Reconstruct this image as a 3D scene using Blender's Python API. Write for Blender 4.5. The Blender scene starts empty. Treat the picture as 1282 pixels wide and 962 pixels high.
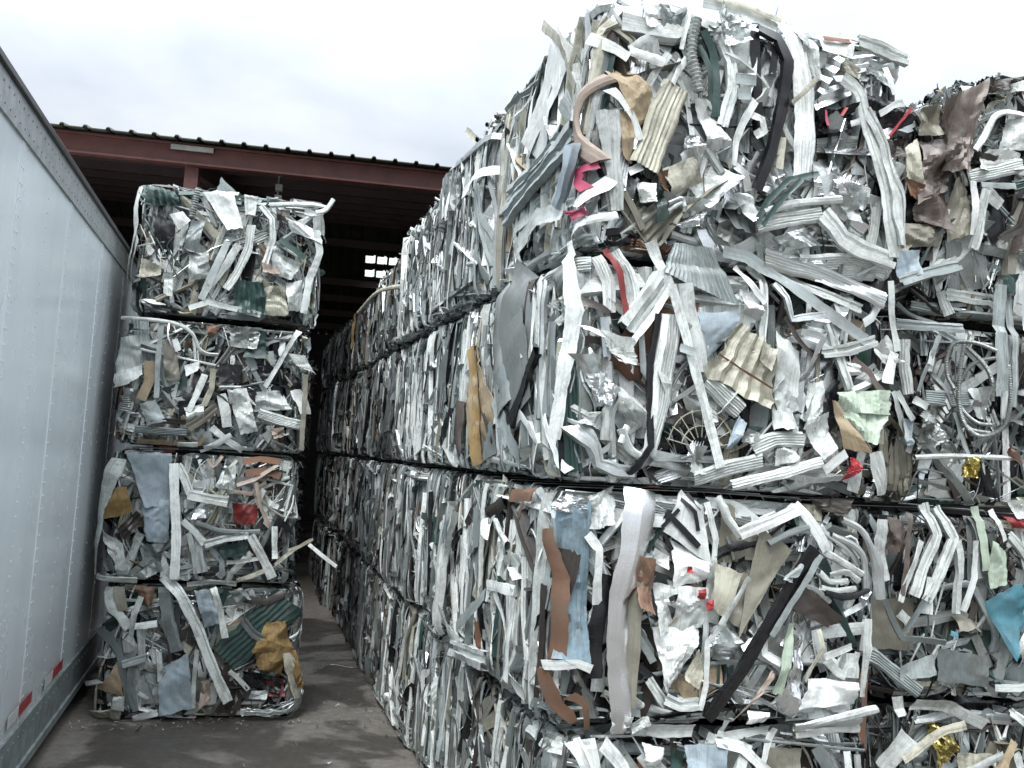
import bpy, math, random
import numpy as np
PI = math.pi
C = bpy.context.scene.collection
rng = np.random.default_rng(7)

# ------------------------------------------------------------------ camera
f_px, CX, CY = 1200., 641., 481.
def cam_axes(yaw, pitch, roll):
    y, p, r = map(math.radians, (yaw, pitch, roll))
    F = np.array([math.sin(y)*math.cos(p), math.cos(y)*math.cos(p), math.sin(p)])
    R0 = np.array([math.cos(y), -math.sin(y), 0]); U0 = np.cross(R0, F)
    return F, R0*math.cos(r)+U0*math.sin(r), U0*math.cos(r)-R0*math.sin(r)
F_, R_, U_ = cam_axes(16.0, 4.35, 3.7)
EYE = np.array([0, 0, 2.09])
def hit(px, py, axis, c):
    """where the sight line through a pixel of the photo meets the plane axis=c"""
    d = F_ + R_*(px-CX)/f_px - U_*(py-CY)/f_px
    return EYE + d*((c-EYE[axis])/d[axis])
cam = bpy.data.objects.new('camera', bpy.data.cameras.new('camera')); C.objects.link(cam)
from mathutils import Matrix
cam.matrix_world = Matrix(((R_[0], U_[0], -F_[0], EYE[0]), (R_[1], U_[1], -F_[1], EYE[1]), (R_[2], U_[2], -F_[2], EYE[2]), (0, 0, 0, 1)))
cam.data.sensor_width = 36; cam.data.lens = 36*f_px/1282; cam.data.clip_end = 2000; cam.data.clip_start = .05
bpy.context.scene.camera = cam

# ------------------------------------------------------------------ materials
class NT:
    def __init__(s, name):
        s.m = bpy.data.materials.new(name); s.m.use_nodes = True
        s.t = s.m.node_tree; s.b = s.t.nodes['Principled BSDF']; s.out = s.t.nodes['Material Output']
    def n(s, ty, **k):
        nd = s.t.nodes.new(ty)
        for a, v in k.items():
            if a[0] == '_':
                nd.inputs[int(a[1:]) if a[1:].isdigit() else a[1:].replace('_', ' ')].default_value = v
            else: setattr(nd, a, v)
        return nd
    def l(s, a, b): s.t.links.new(a, b)
    def noise(s, scale, detail=4, rough=.6, co=None, dist=0.):
        nd = s.n('ShaderNodeTexNoise', _Scale=scale, _Detail=detail, _Roughness=rough, _Distortion=dist)
        if co is not None: s.l(co, nd.inputs['Vector'])
        return nd.outputs['Fac']
    def ramp(s, src, pts):
        r = s.n('ShaderNodeValToRGB'); e = r.color_ramp.elements
        while len(e) < len(pts): e.new(.5)
        for i, (p, c) in enumerate(pts):
            e[i].position = p; e[i].color = (c, c, c, 1) if np.isscalar(c) else (*c, 1)
        s.l(src, r.inputs[0]); return r.outputs[0]
    def mix(s, fac, a, b, blend='MIX'):
        m = s.n('ShaderNodeMix', data_type='RGBA', blend_type=blend)
        for sock, v in ((m.inputs[0], fac), (m.inputs[6], a), (m.inputs[7], b)):
            if isinstance(v, (int, float)): sock.default_value = v
            elif isinstance(v, tuple): sock.default_value = (*v, 1)
            else: s.l(v, sock)
        return m.outputs[2]
    def math(s, op, a, b=0.):
        m = s.n('ShaderNodeMath', operation=op)
        for i, v in enumerate((a, b)):
            if isinstance(v, (int, float)): m.inputs[i].default_value = v
            else: s.l(v, m.inputs[i])
        return m.outputs[0]
    def bump(s, h, strength, dist=.01):
        b = s.n('ShaderNodeBump', _Strength=strength, _Distance=dist); s.l(h, b.inputs['Height']); s.l(b.outputs[0], s.b.inputs['Normal'])

MATS = []; MI = {}
def scrap_mat(key, col, metal=0., rough=.45, dirt=.5, var=.3, bump=.3, spec=.5, dirtcol=(.085, .078, .062), streak=0):
    t = NT('scrap_'+key)
    co = t.n('ShaderNodeTexCoord').outputs['Object']
    geo = t.n('ShaderNodeNewGeometry').outputs['Random Per Island']
    oi = t.n('ShaderNodeObjectInfo').outputs['Random']
    rnd = t.math('FRACT', t.math('ADD', geo, oi))
    # shift the texture from piece to piece
    cmb = t.n('ShaderNodeCombineXYZ'); t.l(t.math('MULTIPLY', rnd, 37.), cmb.inputs[0]); t.l(t.math('MULTIPLY', rnd, 91.), cmb.inputs[1])
    add = t.n('ShaderNodeVectorMath', operation='ADD'); t.l(co, add.inputs[0]); t.l(cmb.outputs[0], add.inputs[1]); v = add.outputs[0]
    d1 = t.noise(7., 7, .68, v, .6)
    d2 = t.noise(55., 4, .6, v)
    at_ = t.n('ShaderNodeAttribute', attribute_name='grain', attribute_type='GEOMETRY')
    ad2 = t.n('ShaderNodeVectorMath', operation='ADD'); t.l(at_.outputs['Vector'], ad2.inputs[0]); t.l(cmb.outputs[0], ad2.inputs[1])
    mp = t.n('ShaderNodeMapping'); mp.inputs['Scale'].default_value = (2.2, 150, 1); t.l(ad2.outputs[0], mp.inputs[0])
    d3 = t.noise(1., 4, .65, mp.outputs[0])
    bright = t.n('ShaderNodeMapRange', _3=1-var, _4=1+var*.35); t.l(rnd, bright.inputs[0])
    c = t.mix(1., col, bright.outputs[0], 'MULTIPLY')
    dm = t.math('MULTIPLY', t.ramp(t.math('ADD', t.math('MULTIPLY', d1, .75), t.math('MULTIPLY', d2, .25)), [(.46, 0), (.60, 1)]), dirt)
    c = t.mix(dm, c, dirtcol)
    sm = t.math('MULTIPLY', t.ramp(d3, [(.50, 0), (.68, 1)]), .62*min(1, dirt*1.5))
    c = t.mix(sm, c, dirtcol)
    t.l(c, t.b.inputs['Base Color'])
    r = t.n('ShaderNodeMapRange', _3=max(.08, rough-.15), _4=min(1, rough+.25)); t.l(d1, r.inputs[0])
    t.l(r.outputs[0], t.b.inputs['Roughness'])
    if metal: 
        mm = t.math('SUBTRACT', metal, t.math('MULTIPLY', dm, metal)); t.l(mm, t.b.inputs['Metallic'])
    t.b.inputs['Specular IOR Level'].default_value = spec
    h = t.math('ADD', t.math('MULTIPLY', d1, .8), t.math('ADD', t.math('MULTIPLY', d2, .25), t.math('MULTIPLY', d3, .22))); t.bump(h, bump, .012)
    MI[key] = len(MATS); MATS.append(t.m)
scrap_mat('white', (.84, .875, .85), .0, .32, .38, bump=.25)
scrap_mat('white2', (.68, .725, .70), .0, .30, .5, bump=.25)
scrap_mat('cream', (.52, .51, .41), .0, .45, .6)
scrap_mat('bare', (.72, .76, .75), 1., .3, .35, bump=.3)
scrap_mat('foil', (.84, .86, .87), 1., .2, .12, bump=.22)
scrap_mat('polish', (.86, .87, .88), 1., .15, .14, var=.05, bump=.12)
scrap_mat('dull', (.38, .41, .40), .75, .42, .5)
scrap_mat('grey', (.17, .20, .20), .0, .45, .5)
scrap_mat('lgrey', (.37, .42, .42), .0, .4, .4)
scrap_mat('bluegrey', (.36, .44, .49), .0, .4, .35)
scrap_mat('bronze', (.055, .045, .04), .3, .35, .3, spec=.6)
scrap_mat('black', (.006, .0065, .008), .0, .22, .06, spec=.4, bump=.12, dirtcol=(.16, .16, .16))
scrap_mat('green', (.012, .045, .037), .0, .3, .25, spec=.6, dirtcol=(.12, .14, .13))
scrap_mat('taupe', (.26, .25, .20), .1, .4, .35)
scrap_mat('beige', (.47, .38, .25), .0, .55, .5, dirtcol=(.16, .10, .05))
scrap_mat('pinkbeige', (.42, .34, .28), .0, .5, .35)
scrap_mat('rust', (.17, .075, .04), .0, .7, .6)
scrap_mat('brown', (.10, .075, .062), .1, .28, .45, dirtcol=(.20, .18, .16))
scrap_mat('blue', (.22, .32, .38), .0, .4, .6)
scrap_mat('teal', (.07, .22, .28), .0, .35, .4)
scrap_mat('red', (.38, .02, .03), .0, .4, .2)
scrap_mat('darkred', (.22, .02, .02), .0, .45, .3)
scrap_mat('pink', (.45, .06, .13), .0, .4, .15)
scrap_mat('foam', (.33, .235, .11), .0, .85, .7, spec=.1, dirtcol=(.14, .08, .03))
scrap_mat('copper', (.22, .125, .08), .3, .5, .4)
scrap_mat('palegreen', (.50, .60, .48), .0, .45, .35)
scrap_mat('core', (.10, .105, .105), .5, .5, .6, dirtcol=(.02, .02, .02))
scrap_mat('gold', (.50, .42, .14), 1., .25, .4)

def plain(name, col, rough=.5, metal=0., noise=0., nscale=8., spec=.5):
    t = NT(name); t.b.inputs['Roughness'].default_value = rough; t.b.inputs['Metallic'].default_value = metal
    t.b.inputs['Specular IOR Level'].default_value = spec
    if noise:
        co = t.n('ShaderNodeTexCoord').outputs['Object']
        d = t.noise(nscale, 6, .65, co)
        t.l(t.mix(t.ramp(d, [(.35, 0), (.7, 1)]), tuple(x*(1-noise) for x in col), col), t.b.inputs['Base Color'])
        t.bump(d, .25, .01)
    else: t.b.inputs['Base Color'].default_value = (*col, 1)
    return t.m

# ------------------------------------------------------------------ object helpers
def tag(o, label=None, cat=None, group=None, kind=None):
    if label: o['label'] = label
    if cat: o['category'] = cat
    if group: o['group'] = group
    if kind: o['kind'] = kind
    return o
def empty(name, loc=(0, 0, 0), rz=0.):
    o = bpy.data.objects.new(name, None); C.objects.link(o); o.location = loc; o.rotation_euler = (0, 0, rz); o.empty_display_size = .2
    return o
def mesh_np(name, V, Q, mi=None, mats=None, sharp=24, smooth=True):
    me = bpy.data.meshes.new(name)
    V = np.asarray(V); A_ = V[:, 3:5] if V.shape[1] == 5 else None; V = np.ascontiguousarray(V[:, :3], dtype=np.float32); Q = np.ascontiguousarray(Q, dtype=np.int32)
    me.vertices.add(len(V)); me.vertices.foreach_set('co', V.ravel())
    me.loops.add(Q.size); me.loops.foreach_set('vertex_index', Q.ravel())
    me.polygons.add(len(Q)); me.polygons.foreach_set('loop_start', np.arange(0, Q.size, Q.shape[1], dtype=np.int32))
    me.polygons.foreach_set('loop_total', np.full(len(Q), Q.shape[1], dtype=np.int32))
    for m in (mats or []): me.materials.append(m)
    if A_ is not None:
        at_ = me.attributes.new('grain', 'FLOAT_VECTOR', 'POINT'); at_.data.foreach_set('vector', np.ascontiguousarray(np.c_[A_, np.zeros(len(A_))], dtype=np.float32).ravel())
    if mi is not None: me.polygons.foreach_set('material_index', np.asarray(mi, dtype=np.int32))
    me.update(calc_edges=True); me.validate()
    if smooth:
        me.polygons.foreach_set('use_smooth', np.ones(len(me.polygons), dtype=bool))
        me.set_sharp_from_angle(angle=math.radians(sharp))
    return me
def link(name, me, parent=None):
    o = bpy.data.objects.new(name, me); C.objects.link(o)
    if parent is not None: o.parent = parent
    return o

class MB:
    """collects boxes, prisms and tubes into one mesh"""
    def __init__(s): s.v = []; s.f = []
    def add(s, vs, fs):
        b = len(s.v); s.v += [tuple(map(float, p)) for p in vs]; s.f += [tuple(i+b for i in q) for q in fs]; return s
    def box(s, x0, x1, y0, y1, z0, z1):
        return s.add([(x, y, z) for z in (z0, z1) for y in (y0, y1) for x in (x0, x1)],
                     [(0, 2, 3, 1), (4, 5, 7, 6), (0, 1, 5, 4), (2, 6, 7, 3), (0, 4, 6, 2), (1, 3, 7, 5)])
    def bar(s, a, b, w, h=None):
        h = h or w; a = np.array(a, float); b = np.array(b, float); d = (b-a)/np.linalg.norm(b-a)
        up = np.array([0, 0, 1.]) if abs(d[2]) < .9 else np.array([1., 0, 0])
        r = np.cross(d, up); r /= np.linalg.norm(r); u = np.cross(r, d)
        vs = [p + r*sx*w/2 + u*sz*h/2 for p in (a, b) for sz in (-1, 1) for sx in (-1, 1)]
        return s.add(vs, [(0, 2, 3, 1), (4, 5, 7, 6), (0, 1, 5, 4), (2, 6, 7, 3), (0, 4, 6, 2), (1, 3, 7, 5)])
    def ext(s, prof, x0, x1):                      # closed profile (y,z) along x
        n = len(prof)
        return s.add([(x, y, z) for x in (x0, x1) for y, z in prof],
                     [tuple(range(n-1, -1, -1)), tuple(range(n, 2*n))]+[(i, (i+1) % n, n+(i+1) % n, n+i) for i in range(n)])
    def cyl(s, a, b, r, n=12):
        a = np.array(a, float); b = np.array(b, float); d = (b-a)/np.linalg.norm(b-a)
        up = np.array([0, 0, 1.]) if abs(d[2]) < .9 else np.array([1., 0, 0])
        x = np.cross(d, up); x /= np.linalg.norm(x); y = np.cross(d, x)
        vs = [p + r*(x*math.cos(2*PI*i/n)+y*math.sin(2*PI*i/n)) for p in (a, b) for i in range(n)]
        return s.add(vs, [tuple(range(n-1, -1, -1)), tuple(range(n, 2*n))]+[(i, (i+1) % n, n+(i+1) % n, n+i) for i in range(n)])
    def build(s, name, mat, parent=None, bevel=0.):
        me = bpy.data.meshes.new(name); me.from_pydata(s.v, [], s.f); me.materials.append(mat); me.validate()
        o = link(name, me, parent)
        if bevel:
            m = o.modifiers.new('bevel', 'BEVEL'); m.width = bevel; m.segments = 2; m.limit_method = 'ANGLE'
        return o

# ------------------------------------------------------------------ scrap pieces (built flat: s along the face, v up, n outward)
def tri(x): return np.abs((x % 1.)-.5)*4-1
def spline(P, k=5):
    P = np.asarray(P, float); E = np.r_[[2*P[0]-P[1]], P, [2*P[-1]-P[-2]]]; out = []
    for i in range(1, len(E)-2):
        a, b, c, d = E[i-1:i+3]
        for u in np.arange(k)/k: out.append(.5*((2*b)+(c-a)*u+(2*a-5*b+4*c-d)*u*u+(3*b-a-3*c+d)*u**3))
    return np.array(out+[P[-1]])
def resample(P, step):
    P = np.asarray(P, float); out = [P[0]]
    for a, b in zip(P[:-1], P[1:]):
        k = max(1, int(round(np.linalg.norm(b-a)/step)))
        for i in range(1, k+1): out.append(a+(b-a)*i/k)
    return np.array(out)
def resample_even(P, step):
    P = np.asarray(P); L = np.r_[0, np.cumsum(np.linalg.norm(np.diff(P, axis=0), axis=1))]; t_ = np.arange(0, L[-1], step)
    return np.stack([np.interp(t_, L, P[:, i]) for i in range(3)], -1)
def smooth_line(P, it=1):
    for _ in range(it):
        Q = P.copy(); Q[1:-1] = (P[:-2]+2*P[1:-1]+P[2:])/4; P = Q
    return P
def profile(kind, w, r):
    if kind == 'tube':
        a = np.arange(8)/8*2*PI; sq = r.uniform(.35, 1.)
        return np.c_[np.cos(a)*w/2, np.sin(a)*w/2*sq]
    if kind == 'box':
        h = w*r.uniform(.35, .8); return np.array([(-w/2, 0), (w/2, 0), (w/2, -h), (-w/2, -h)])
    if kind == 'flat':
        c = r.uniform(-.12, .12); b = np.array([-.5, -.2, .2, .5]); n = c*(1-4*b*b)
    elif kind == 'rib':
        k = int(np.clip(w/.011, 3, 7)); b = np.linspace(-.5, .5, 2*k+1); n = np.where(np.arange(2*k+1) % 2 == 0, 0, -min(.12, .005/w))
        n = n + np.where(abs(b) > .49, -.14, 0)
    elif kind == 'step':                            # gutter / window-frame extrusion
        b = np.array([-.5, -.5, -.28, -.24, .05, .1, .1, .5, .5]); n = np.array([-.35, 0, 0, -.12, -.12, 0, .14, .14, -.3])
    elif kind == 'vee': b = np.array([-.5, -.12, .05, .5]); n = np.array([-.10, .05, .06, -.16])
    elif kind == 'ell':
        b = np.array([-.5, .5, .5]); n = np.array([0, 0, -.8])
    else:                                           # channel
        d = r.uniform(.3, .7); b = np.array([-.5, -.5, .5, .5]); n = np.array([-d, 0, 0, -d])
    pts = np.c_[b, n]*w
    t = .0025 if w > .02 else .0016
    inner = pts*np.array([1-2*t/w, 1.]) - np.array([0, t])
    return np.r_[pts, inner[::-1]]
def ribbon(P, w, kind='flat', twist=0., twist_var=.3, crumple=.004, r=rng, step=.035, taper=0.):
    P = smooth_line((resample(P, step) if len(P) < 12 else resample_even(P, step)), 0 if (len(P) < 12 and kind != 'tube' and r.random() < .85) else 1); k = len(P)
    t = np.linspace(0, 1, k); L = np.r_[0, np.cumsum(np.linalg.norm(np.diff(P, axis=0), axis=1))]
    ph = r.uniform(0, 1, 6)
    P = P.copy(); amp = crumple
    P[:, 2] += amp*(tri(L/.27+ph[0])+.3*tri(L/.11+ph[1])); P[:, 0] += .4*amp*tri(L/.31+ph[2]); P[:, 1] += .2*amp*tri(L/.29+ph[3])
    T = np.gradient(P, axis=0) if k > 2 else np.repeat([P[-1]-P[0]], k, 0)
    T /= np.linalg.norm(T, axis=1)[:, None]+1e-9
    N0 = np.array([0, 0, 1.]); B = np.cross(T, N0); bn = np.linalg.norm(B, axis=1)
    bad = bn < .25; B[bad] = np.cross(T[bad], [.6, .8, 0]); B /= np.linalg.norm(B, axis=1)[:, None]+1e-9
    # keep the frame from flipping
    for i in range(1, k):
        if B[i] @ B[i-1] < 0: B[i] = -B[i]
    N = np.cross(B, T)
    if N[0, 2] < 0 and not bad[0]: N = -N
    al = twist + twist_var*np.sin(2*PI*(t*r.uniform(.3, .9)+ph[4]))
    c, s_ = np.cos(al)[:, None], np.sin(al)[:, None]
    B2 = B*c+N*s_; N2 = N*c-B*s_
    Q = profile(kind, w, r); m = len(Q)
    sc = (1+.07*tri(L/.23+ph[5])+.04*tri(L/.083+ph[0]))*(1-taper*t)
    V = P[:, None, :] + B2[:, None, :]*(Q[None, :, 0, None]*sc[:, None, None]) + N2[:, None, :]*(Q[None, :, 1, None]*sc[:, None, None])
    j = r.normal(0, crumple*.16, V.shape); V = V + j
    att = np.stack([np.repeat(L[:, None], m, 1), np.repeat((Q[:, 0]+.37*Q[:, 1])[None, :], k, 0)], -1)
    V = np.concatenate([V, att], -1).reshape(-1, 5)
    i = np.arange(k-1)[:, None]*m; q = np.arange(m)[None, :]; q2 = (q+1) % m
    F = np.stack([i+q, i+q2, i+m+q2, i+m+q], -1).reshape(-1, 4)
    return V, F
def sheet(c4, res=(12, 12), crumple=.012, wl=.12, ribs=0, ribamp=.005, r=rng, fold=True, jag=.012, th=.003):
    """c4: four corners (s,v,n) in order round the sheet"""
    nu, nv = res; c4 = np.asarray(c4, float)
    u, v = np.meshgrid(np.linspace(0, 1, nu+1), np.linspace(0, 1, nv+1), indexing='ij')
    su = np.linalg.norm(c4[1]-c4[0]); sv = np.linalg.norm(c4[3]-c4[0])
    ue = u + jag*(tri(v*1.7+r.random())+.5*tri(v*4.3+r.random()))*(2*u-1); ve = v + jag*(tri(u*1.9+r.random())+.5*tri(u*4.1+r.random()))*(2*v-1)
    P = ((1-ue)*(1-ve))[..., None]*c4[0]+(ue*(1-ve))[..., None]*c4[1]+(ue*ve)[..., None]*c4[2]+((1-ue)*ve)[..., None]*c4[3]
    a = u*su; b = v*sv; z = np.zeros_like(u)
    a2 = a+.5*wl*tri(b/(wl*2.3)+r.random())+.3*wl*np.sin(a/wl*2.1+r.random()*6); b2 = b+.5*wl*tri(a/(wl*1.9)+r.random())+.3*wl*np.sin(b/wl*1.7+r.random()*6)
    for i in range(int(np.clip(max(su, sv)/wl*1.6, 4, 10))):       # straight creases, one by one
        th_ = r.uniform(0, 2*PI); cx_, cy_ = r.uniform(.1, .9)*su, r.uniform(.1, .9)*sv
        d_ = (a2*.25+a*.75-cx_)*math.cos(th_)+(b2*.25+b*.75-cy_)*math.sin(th_)
        z += r.choice([-1, 1])*r.uniform(.4, 1.)*np.maximum(d_, 0)
    z -= z.mean(); z -= a*((z*(a-a.mean())).mean()/((a-a.mean())**2).mean()); z -= b*((z*(b-b.mean())).mean()/((b-b.mean())**2).mean()); z -= z.mean()
    z *= crumple*.85/(z.std()+1e-6)
    for i in range(3):
        th_ = r.uniform(0, PI); w = wl*r.uniform(.5, 1.3)
        z += crumple*(w/wl)*.16*tri((a2*math.cos(th_)+b2*math.sin(th_))/w+r.random()+.15*tri(b/wl*.5+a))
    z += r.normal(0, crumple*.04, z.shape)
    if ribs: z += ribamp*tri(u*ribs)
    P[..., 2] += z
    P[..., 0] += r.normal(0, crumple*.08, z.shape)
    P = P.reshape(-1, 3)
    if fold:
        for _ in range(r.integers(1, 3)):
            th_ = r.uniform(0, 2*PI); ax = np.array([math.cos(th_), math.sin(th_), 0]); per = np.array([-ax[1], ax[0], 0])
            d = (P-P.mean(0))@per; lim = np.quantile(d, r.uniform(.7, .92)); ang = r.uniform(.5, 2.9)*(1 if r.random() < .75 else -1)
            o = P.mean(0)+per*lim; m = d > lim; R = P[m]-o
            K = np.cross(ax, R); P[m] = o + R*math.cos(ang)+K*math.sin(ang)+ax*(R@ax)[:, None]*(1-math.cos(ang))
    n = (nu+1)*(nv+1)
    P = np.c_[P, b.reshape(-1), a.reshape(-1)]
    V = np.r_[P, P-np.array([0, 0, th, 0, 0])]
    idx = np.arange(n).reshape(nu+1, nv+1)
    q = np.stack([idx[:-1, :-1], idx[1:, :-1], idx[1:, 1:], idx[:-1, 1:]], -1).reshape(-1, 4)
    rim = np.r_[idx[:, 0], idx[-1, 1:], idx[-2::-1, -1], idx[0, -2:0:-1]]; rn = np.roll(rim, -1)
    F = np.r_[q, q[:, ::-1]+n, np.stack([rim, rn, rn+n, rim+n], -1)]
    return V, F
def flex(P, w, r=rng, pitch=.009):
    pitch = max(.008, w*.36)
    """ridged flexible conduit"""
    P = smooth_line(resample(P, pitch/2) if len(P) < 8 else resample_even(P, pitch/2), 6); k = len(P)
    T = np.gradient(P, axis=0); T /= np.linalg.norm(T, axis=1)[:, None]+1e-9
    B = np.cross(T, [0, 0, 1.]); B /= np.linalg.norm(B, axis=1)[:, None]+1e-9; N = np.cross(B, T)
    rad = w/2*np.where(np.arange(k) % 2 == 0, 1.05, .68); m = 8; a = np.arange(m)/m*2*PI
    V = P[:, None]+rad[:, None, None]*(B[:, None]*np.cos(a)[None, :, None]+N[:, None]*np.sin(a)[None, :, None])
    i = np.arange(k-1)[:, None]*m; q = np.arange(m)[None, :]; q2 = (q+1) % m
    return V.reshape(-1, 3), np.stack([i+q, i+q2, i+m+q2, i+m+q], -1).reshape(-1, 4)

# ------------------------------------------------------------------ a bale
RC = .045
class Bale:
    def __init__(s, w, l, h, loc, rz, seed, bulge=.022):
        s.w, s.l, s.h, s.loc, s.rz, s.bulge = w, l, h, np.array(loc, float), rz, bulge
        s.r = np.random.default_rng(seed); s.bulk = []; s.parts = []; s.nh = 0
    def wrap(s, V):
        """flat (s,v,n) -> local xyz on the rounded box; s=0..w front, s<0 left side, s>w right side"""
        S, Z, n = V[:, 0], V[:, 1], V[:, 2]
        w, l, h = s.w, s.l, s.h
        zz = np.clip(Z/h, 0, 1)
        e = np.minimum(np.clip(zz, 0, 1), 1-np.clip(zz, 0, 1))*h
        n = n + s.bulge*(1-(2*zz-1)**6) - .022*np.clip(1-e/.035, 0, 1)**1.5
        X = np.empty_like(S); Y = np.empty_like(S)
        r = RC; per = [(-l, -w/2, -1, 0, 0, 0)]
        X[:] = -w/2+S; Y[:] = -l/2-n                                # front
        m = S < 0; X[m] = -w/2-n[m]; Y[m] = -l/2-S[m]               # left side
        m = S > w; X[m] = w/2+n[m]; Y[m] = -l/2+(S[m]-w)            # right side
        m = np.abs(S) < r; ph = (S[m]+r)/(2*r)*PI/2
        X[m] = -w/2+r-(r+n[m])*np.cos(ph); Y[m] = -l/2+r-(r+n[m])*np.sin(ph)
        m = np.abs(S-w) < r; ph = (S[m]-w+r)/(2*r)*PI/2
        X[m] = w/2-r+(r+n[m])*np.sin(ph); Y[m] = -l/2+r-(r+n[m])*np.cos(ph)
        return np.c_[X, Y, Z]
    def free(s, V): return np.c_[V[:, 0]-s.w/2, -s.l/2-V[:, 2]-s.bulge, V[:, 1]]
    def freeside(s, V): return np.c_[-s.w/2-V[:, 2]-s.bulge, -s.l/2-V[:, 0], V[:, 1]]
    def top(s, V): return np.c_[V[:, 0]-s.w/2, V[:, 1]-s.l/2, s.h-.03+V[:, 2]]
    def back(s, V): return np.c_[s.w/2-V[:, 0], s.l/2+V[:, 2], V[:, 1]]
    def add(s, VF, mat, where='wrap', name=None, label=None, big=0.):
        V, F = VF
        if where == 'wrap' and big < 40 and mat != 'core':        # pressed inside the box of the baler
            V = V.copy(); lo = V[:, 1] < .014; hi = V[:, 1] > s.h-.012
            V[lo, 1] = .014-.022*np.tanh((.014-V[lo, 1])/.07); V[hi, 1] = s.h-.012+.020*np.tanh((V[hi, 1]-s.h+.012)/.07)
            V[:, 2] = np.where(V[:, 2] > .05, .05+.03*np.tanh((V[:, 2]-.05)/.05), V[:, 2])
        A_ = V[:, 3:5] if V.shape[1] == 5 else np.zeros((len(V), 2)); V = np.c_[getattr(s, where)(V[:, :3]), A_]
        if name: s.parts.append((name, V, F, mat, label, big))
        else: s.bulk.append((V, F, mat))
    def line(s, s0, s1, v0, v1, L, ang, kinks, n0):
        """a kinked centreline kept inside the pressed face"""
        r = s.r; p = np.array([r.uniform(s0, s1), r.uniform(v0, v1)]); d = ang
        P = []; seg = kinks+1; q = p-np.array([math.sin(d), math.cos(d)])*L/2
        P.append(q.copy())
        for i in range(seg):
            q = q+np.array([math.sin(d), math.cos(d)])*L/seg*r.uniform(.6, 1.4); P.append(q.copy())
            d += r.choice([-1, 1])*r.uniform(.25, 1.9) if r.random() < .6 else r.normal(0, .3)
        P = np.array(P); P[:, 0] = np.clip(P[:, 0], s0-.02, s1+.02)
        lo, hi = v0+r.uniform(-.005, .03), v1-r.uniform(-.005, .03); P[:, 1] = np.clip(P[:, 1], lo, hi)
        n = n0+r.normal(0, .012, len(P))
        return np.c_[P, n]
    def fill(s, s0, s1, count, pal, v0=0.01, v1=None, ang=.35, wmin=.018, wmax=.065, lmin=.2, lmax=.9, nmax=.015, kink=1.2,
             tw=.5, shards=300, sheets=20, promote=0, where='wrap', nmin=-.11, step=.04, shin=.0, slivers=0):
        r = s.r; v1 = v1 or s.h-.01
        keys = [k for k, _ in pal]; pr = np.array([p for _, p in pal], float); pr /= pr.sum()
        kinds = ['flat', 'rib', 'step', 'chan', 'ell', 'tube', 'box']; kp = [.17, .18, .18, .18, .12, .09, .08]
        for i in range(sheets):
            depth = i/max(1, sheets); n0 = nmin*.8+(nmax-.01-nmin*.8)*depth
            cs, cv = r.uniform(s0+.05, s1-.05), r.uniform(v0+.1, v1-.1); a = r.normal(0, ang)
            lw, lh = r.uniform(.05, .19), r.uniform(.1, .36)
            c = []
            for sx, sy in ((-1, -1), (1, -1), (1, 1), (-1, 1)):
                x, y = sx*lw*r.uniform(.6, 1.1), sy*lh*r.uniform(.6, 1.1)
                c.append((np.clip(cs+x*math.cos(a)+y*math.sin(a), s0, s1), np.clip(cv-x*math.sin(a)+y*math.cos(a), v0, v1), n0+r.normal(0, .012)))
            k = keys[r.choice(len(keys), p=pr)]
            ribs = r.integers(3, 8) if r.random() < .25 else 0
            nm = ('corrugated_sheet' if ribs else 'sheet_piece') if promote and depth > .5 else None
            s.add(sheet(c, (ribs*4 if ribs else 13, 13), crumple=r.uniform(.008, .022), ribs=ribs, r=r), k, where, nm, None, lw*lh*4*(.6+depth))
        for i in range(count):
            depth = i/count
            n0 = nmin+(nmax-nmin)*depth**.8
            kd = kinds[r.choice(7, p=kp)]; w = r.uniform(wmin, wmax)*(1 if kd != 'tube' else .6)
            L = r.uniform(lmin, lmax); a = r.normal(0, ang) if r.random() < .8 else r.uniform(-PI/2, PI/2)
            va, vb = v0, v1
            if r.random() < .16:                       # pressed flat along the lower or upper edge
                a = PI/2+r.normal(0, .15)
                if r.random() < .7: vb = v0+.13
                else: va = v1-.12
            P = s.line(s0, s1, va, vb, L, a, r.poisson(kink), n0)
            k = keys[r.choice(len(keys), p=pr)]
            VF = ribbon(P, w, kd, r.normal(0, tw), r.uniform(0, .5), r.uniform(.001, .0045), r, step)
            nm = None
            if promote and depth > .45:
                nm = {'flat': 'metal_strip', 'rib': 'ribbed_strip', 'step': 'frame_extrusion', 'chan': 'metal_channel', 'ell': 'angle_strip', 'tube': 'metal_pipe', 'box': 'box_section'}[kd]
            s.add(VF, k, where, nm, None, w*L*(.6+depth))
        for i in range(slivers):
            a = r.normal(0, ang) if r.random() < .65 else r.uniform(-PI/2, PI/2)
            P = s.line(s0, s1, v0, v1, r.uniform(.1, .6), a, r.poisson(1.), r.uniform(nmin*.6, nmax+.004))
            k = keys[r.choice(len(keys), p=pr)]
            s.add(ribbon(P, r.uniform(.004, .013), ['flat', 'tube', 'ell', 'box'][r.integers(4)], r.normal(0, .9), .4, .002, r, .05), k, where)
        # torn shreds
        for i in range(shards):
            P = s.line(s0, s1, v0, v1, r.uniform(.03, .12), r.uniform(0, PI), 1, r.uniform(nmin*.8, nmax-shin))
            k = keys[r.choice(len(keys), p=pr)]
            s.add(ribbon(P, r.uniform(.003, .014), 'flat', r.normal(0, .9), .6, .001, r, .03), k, where)
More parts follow.
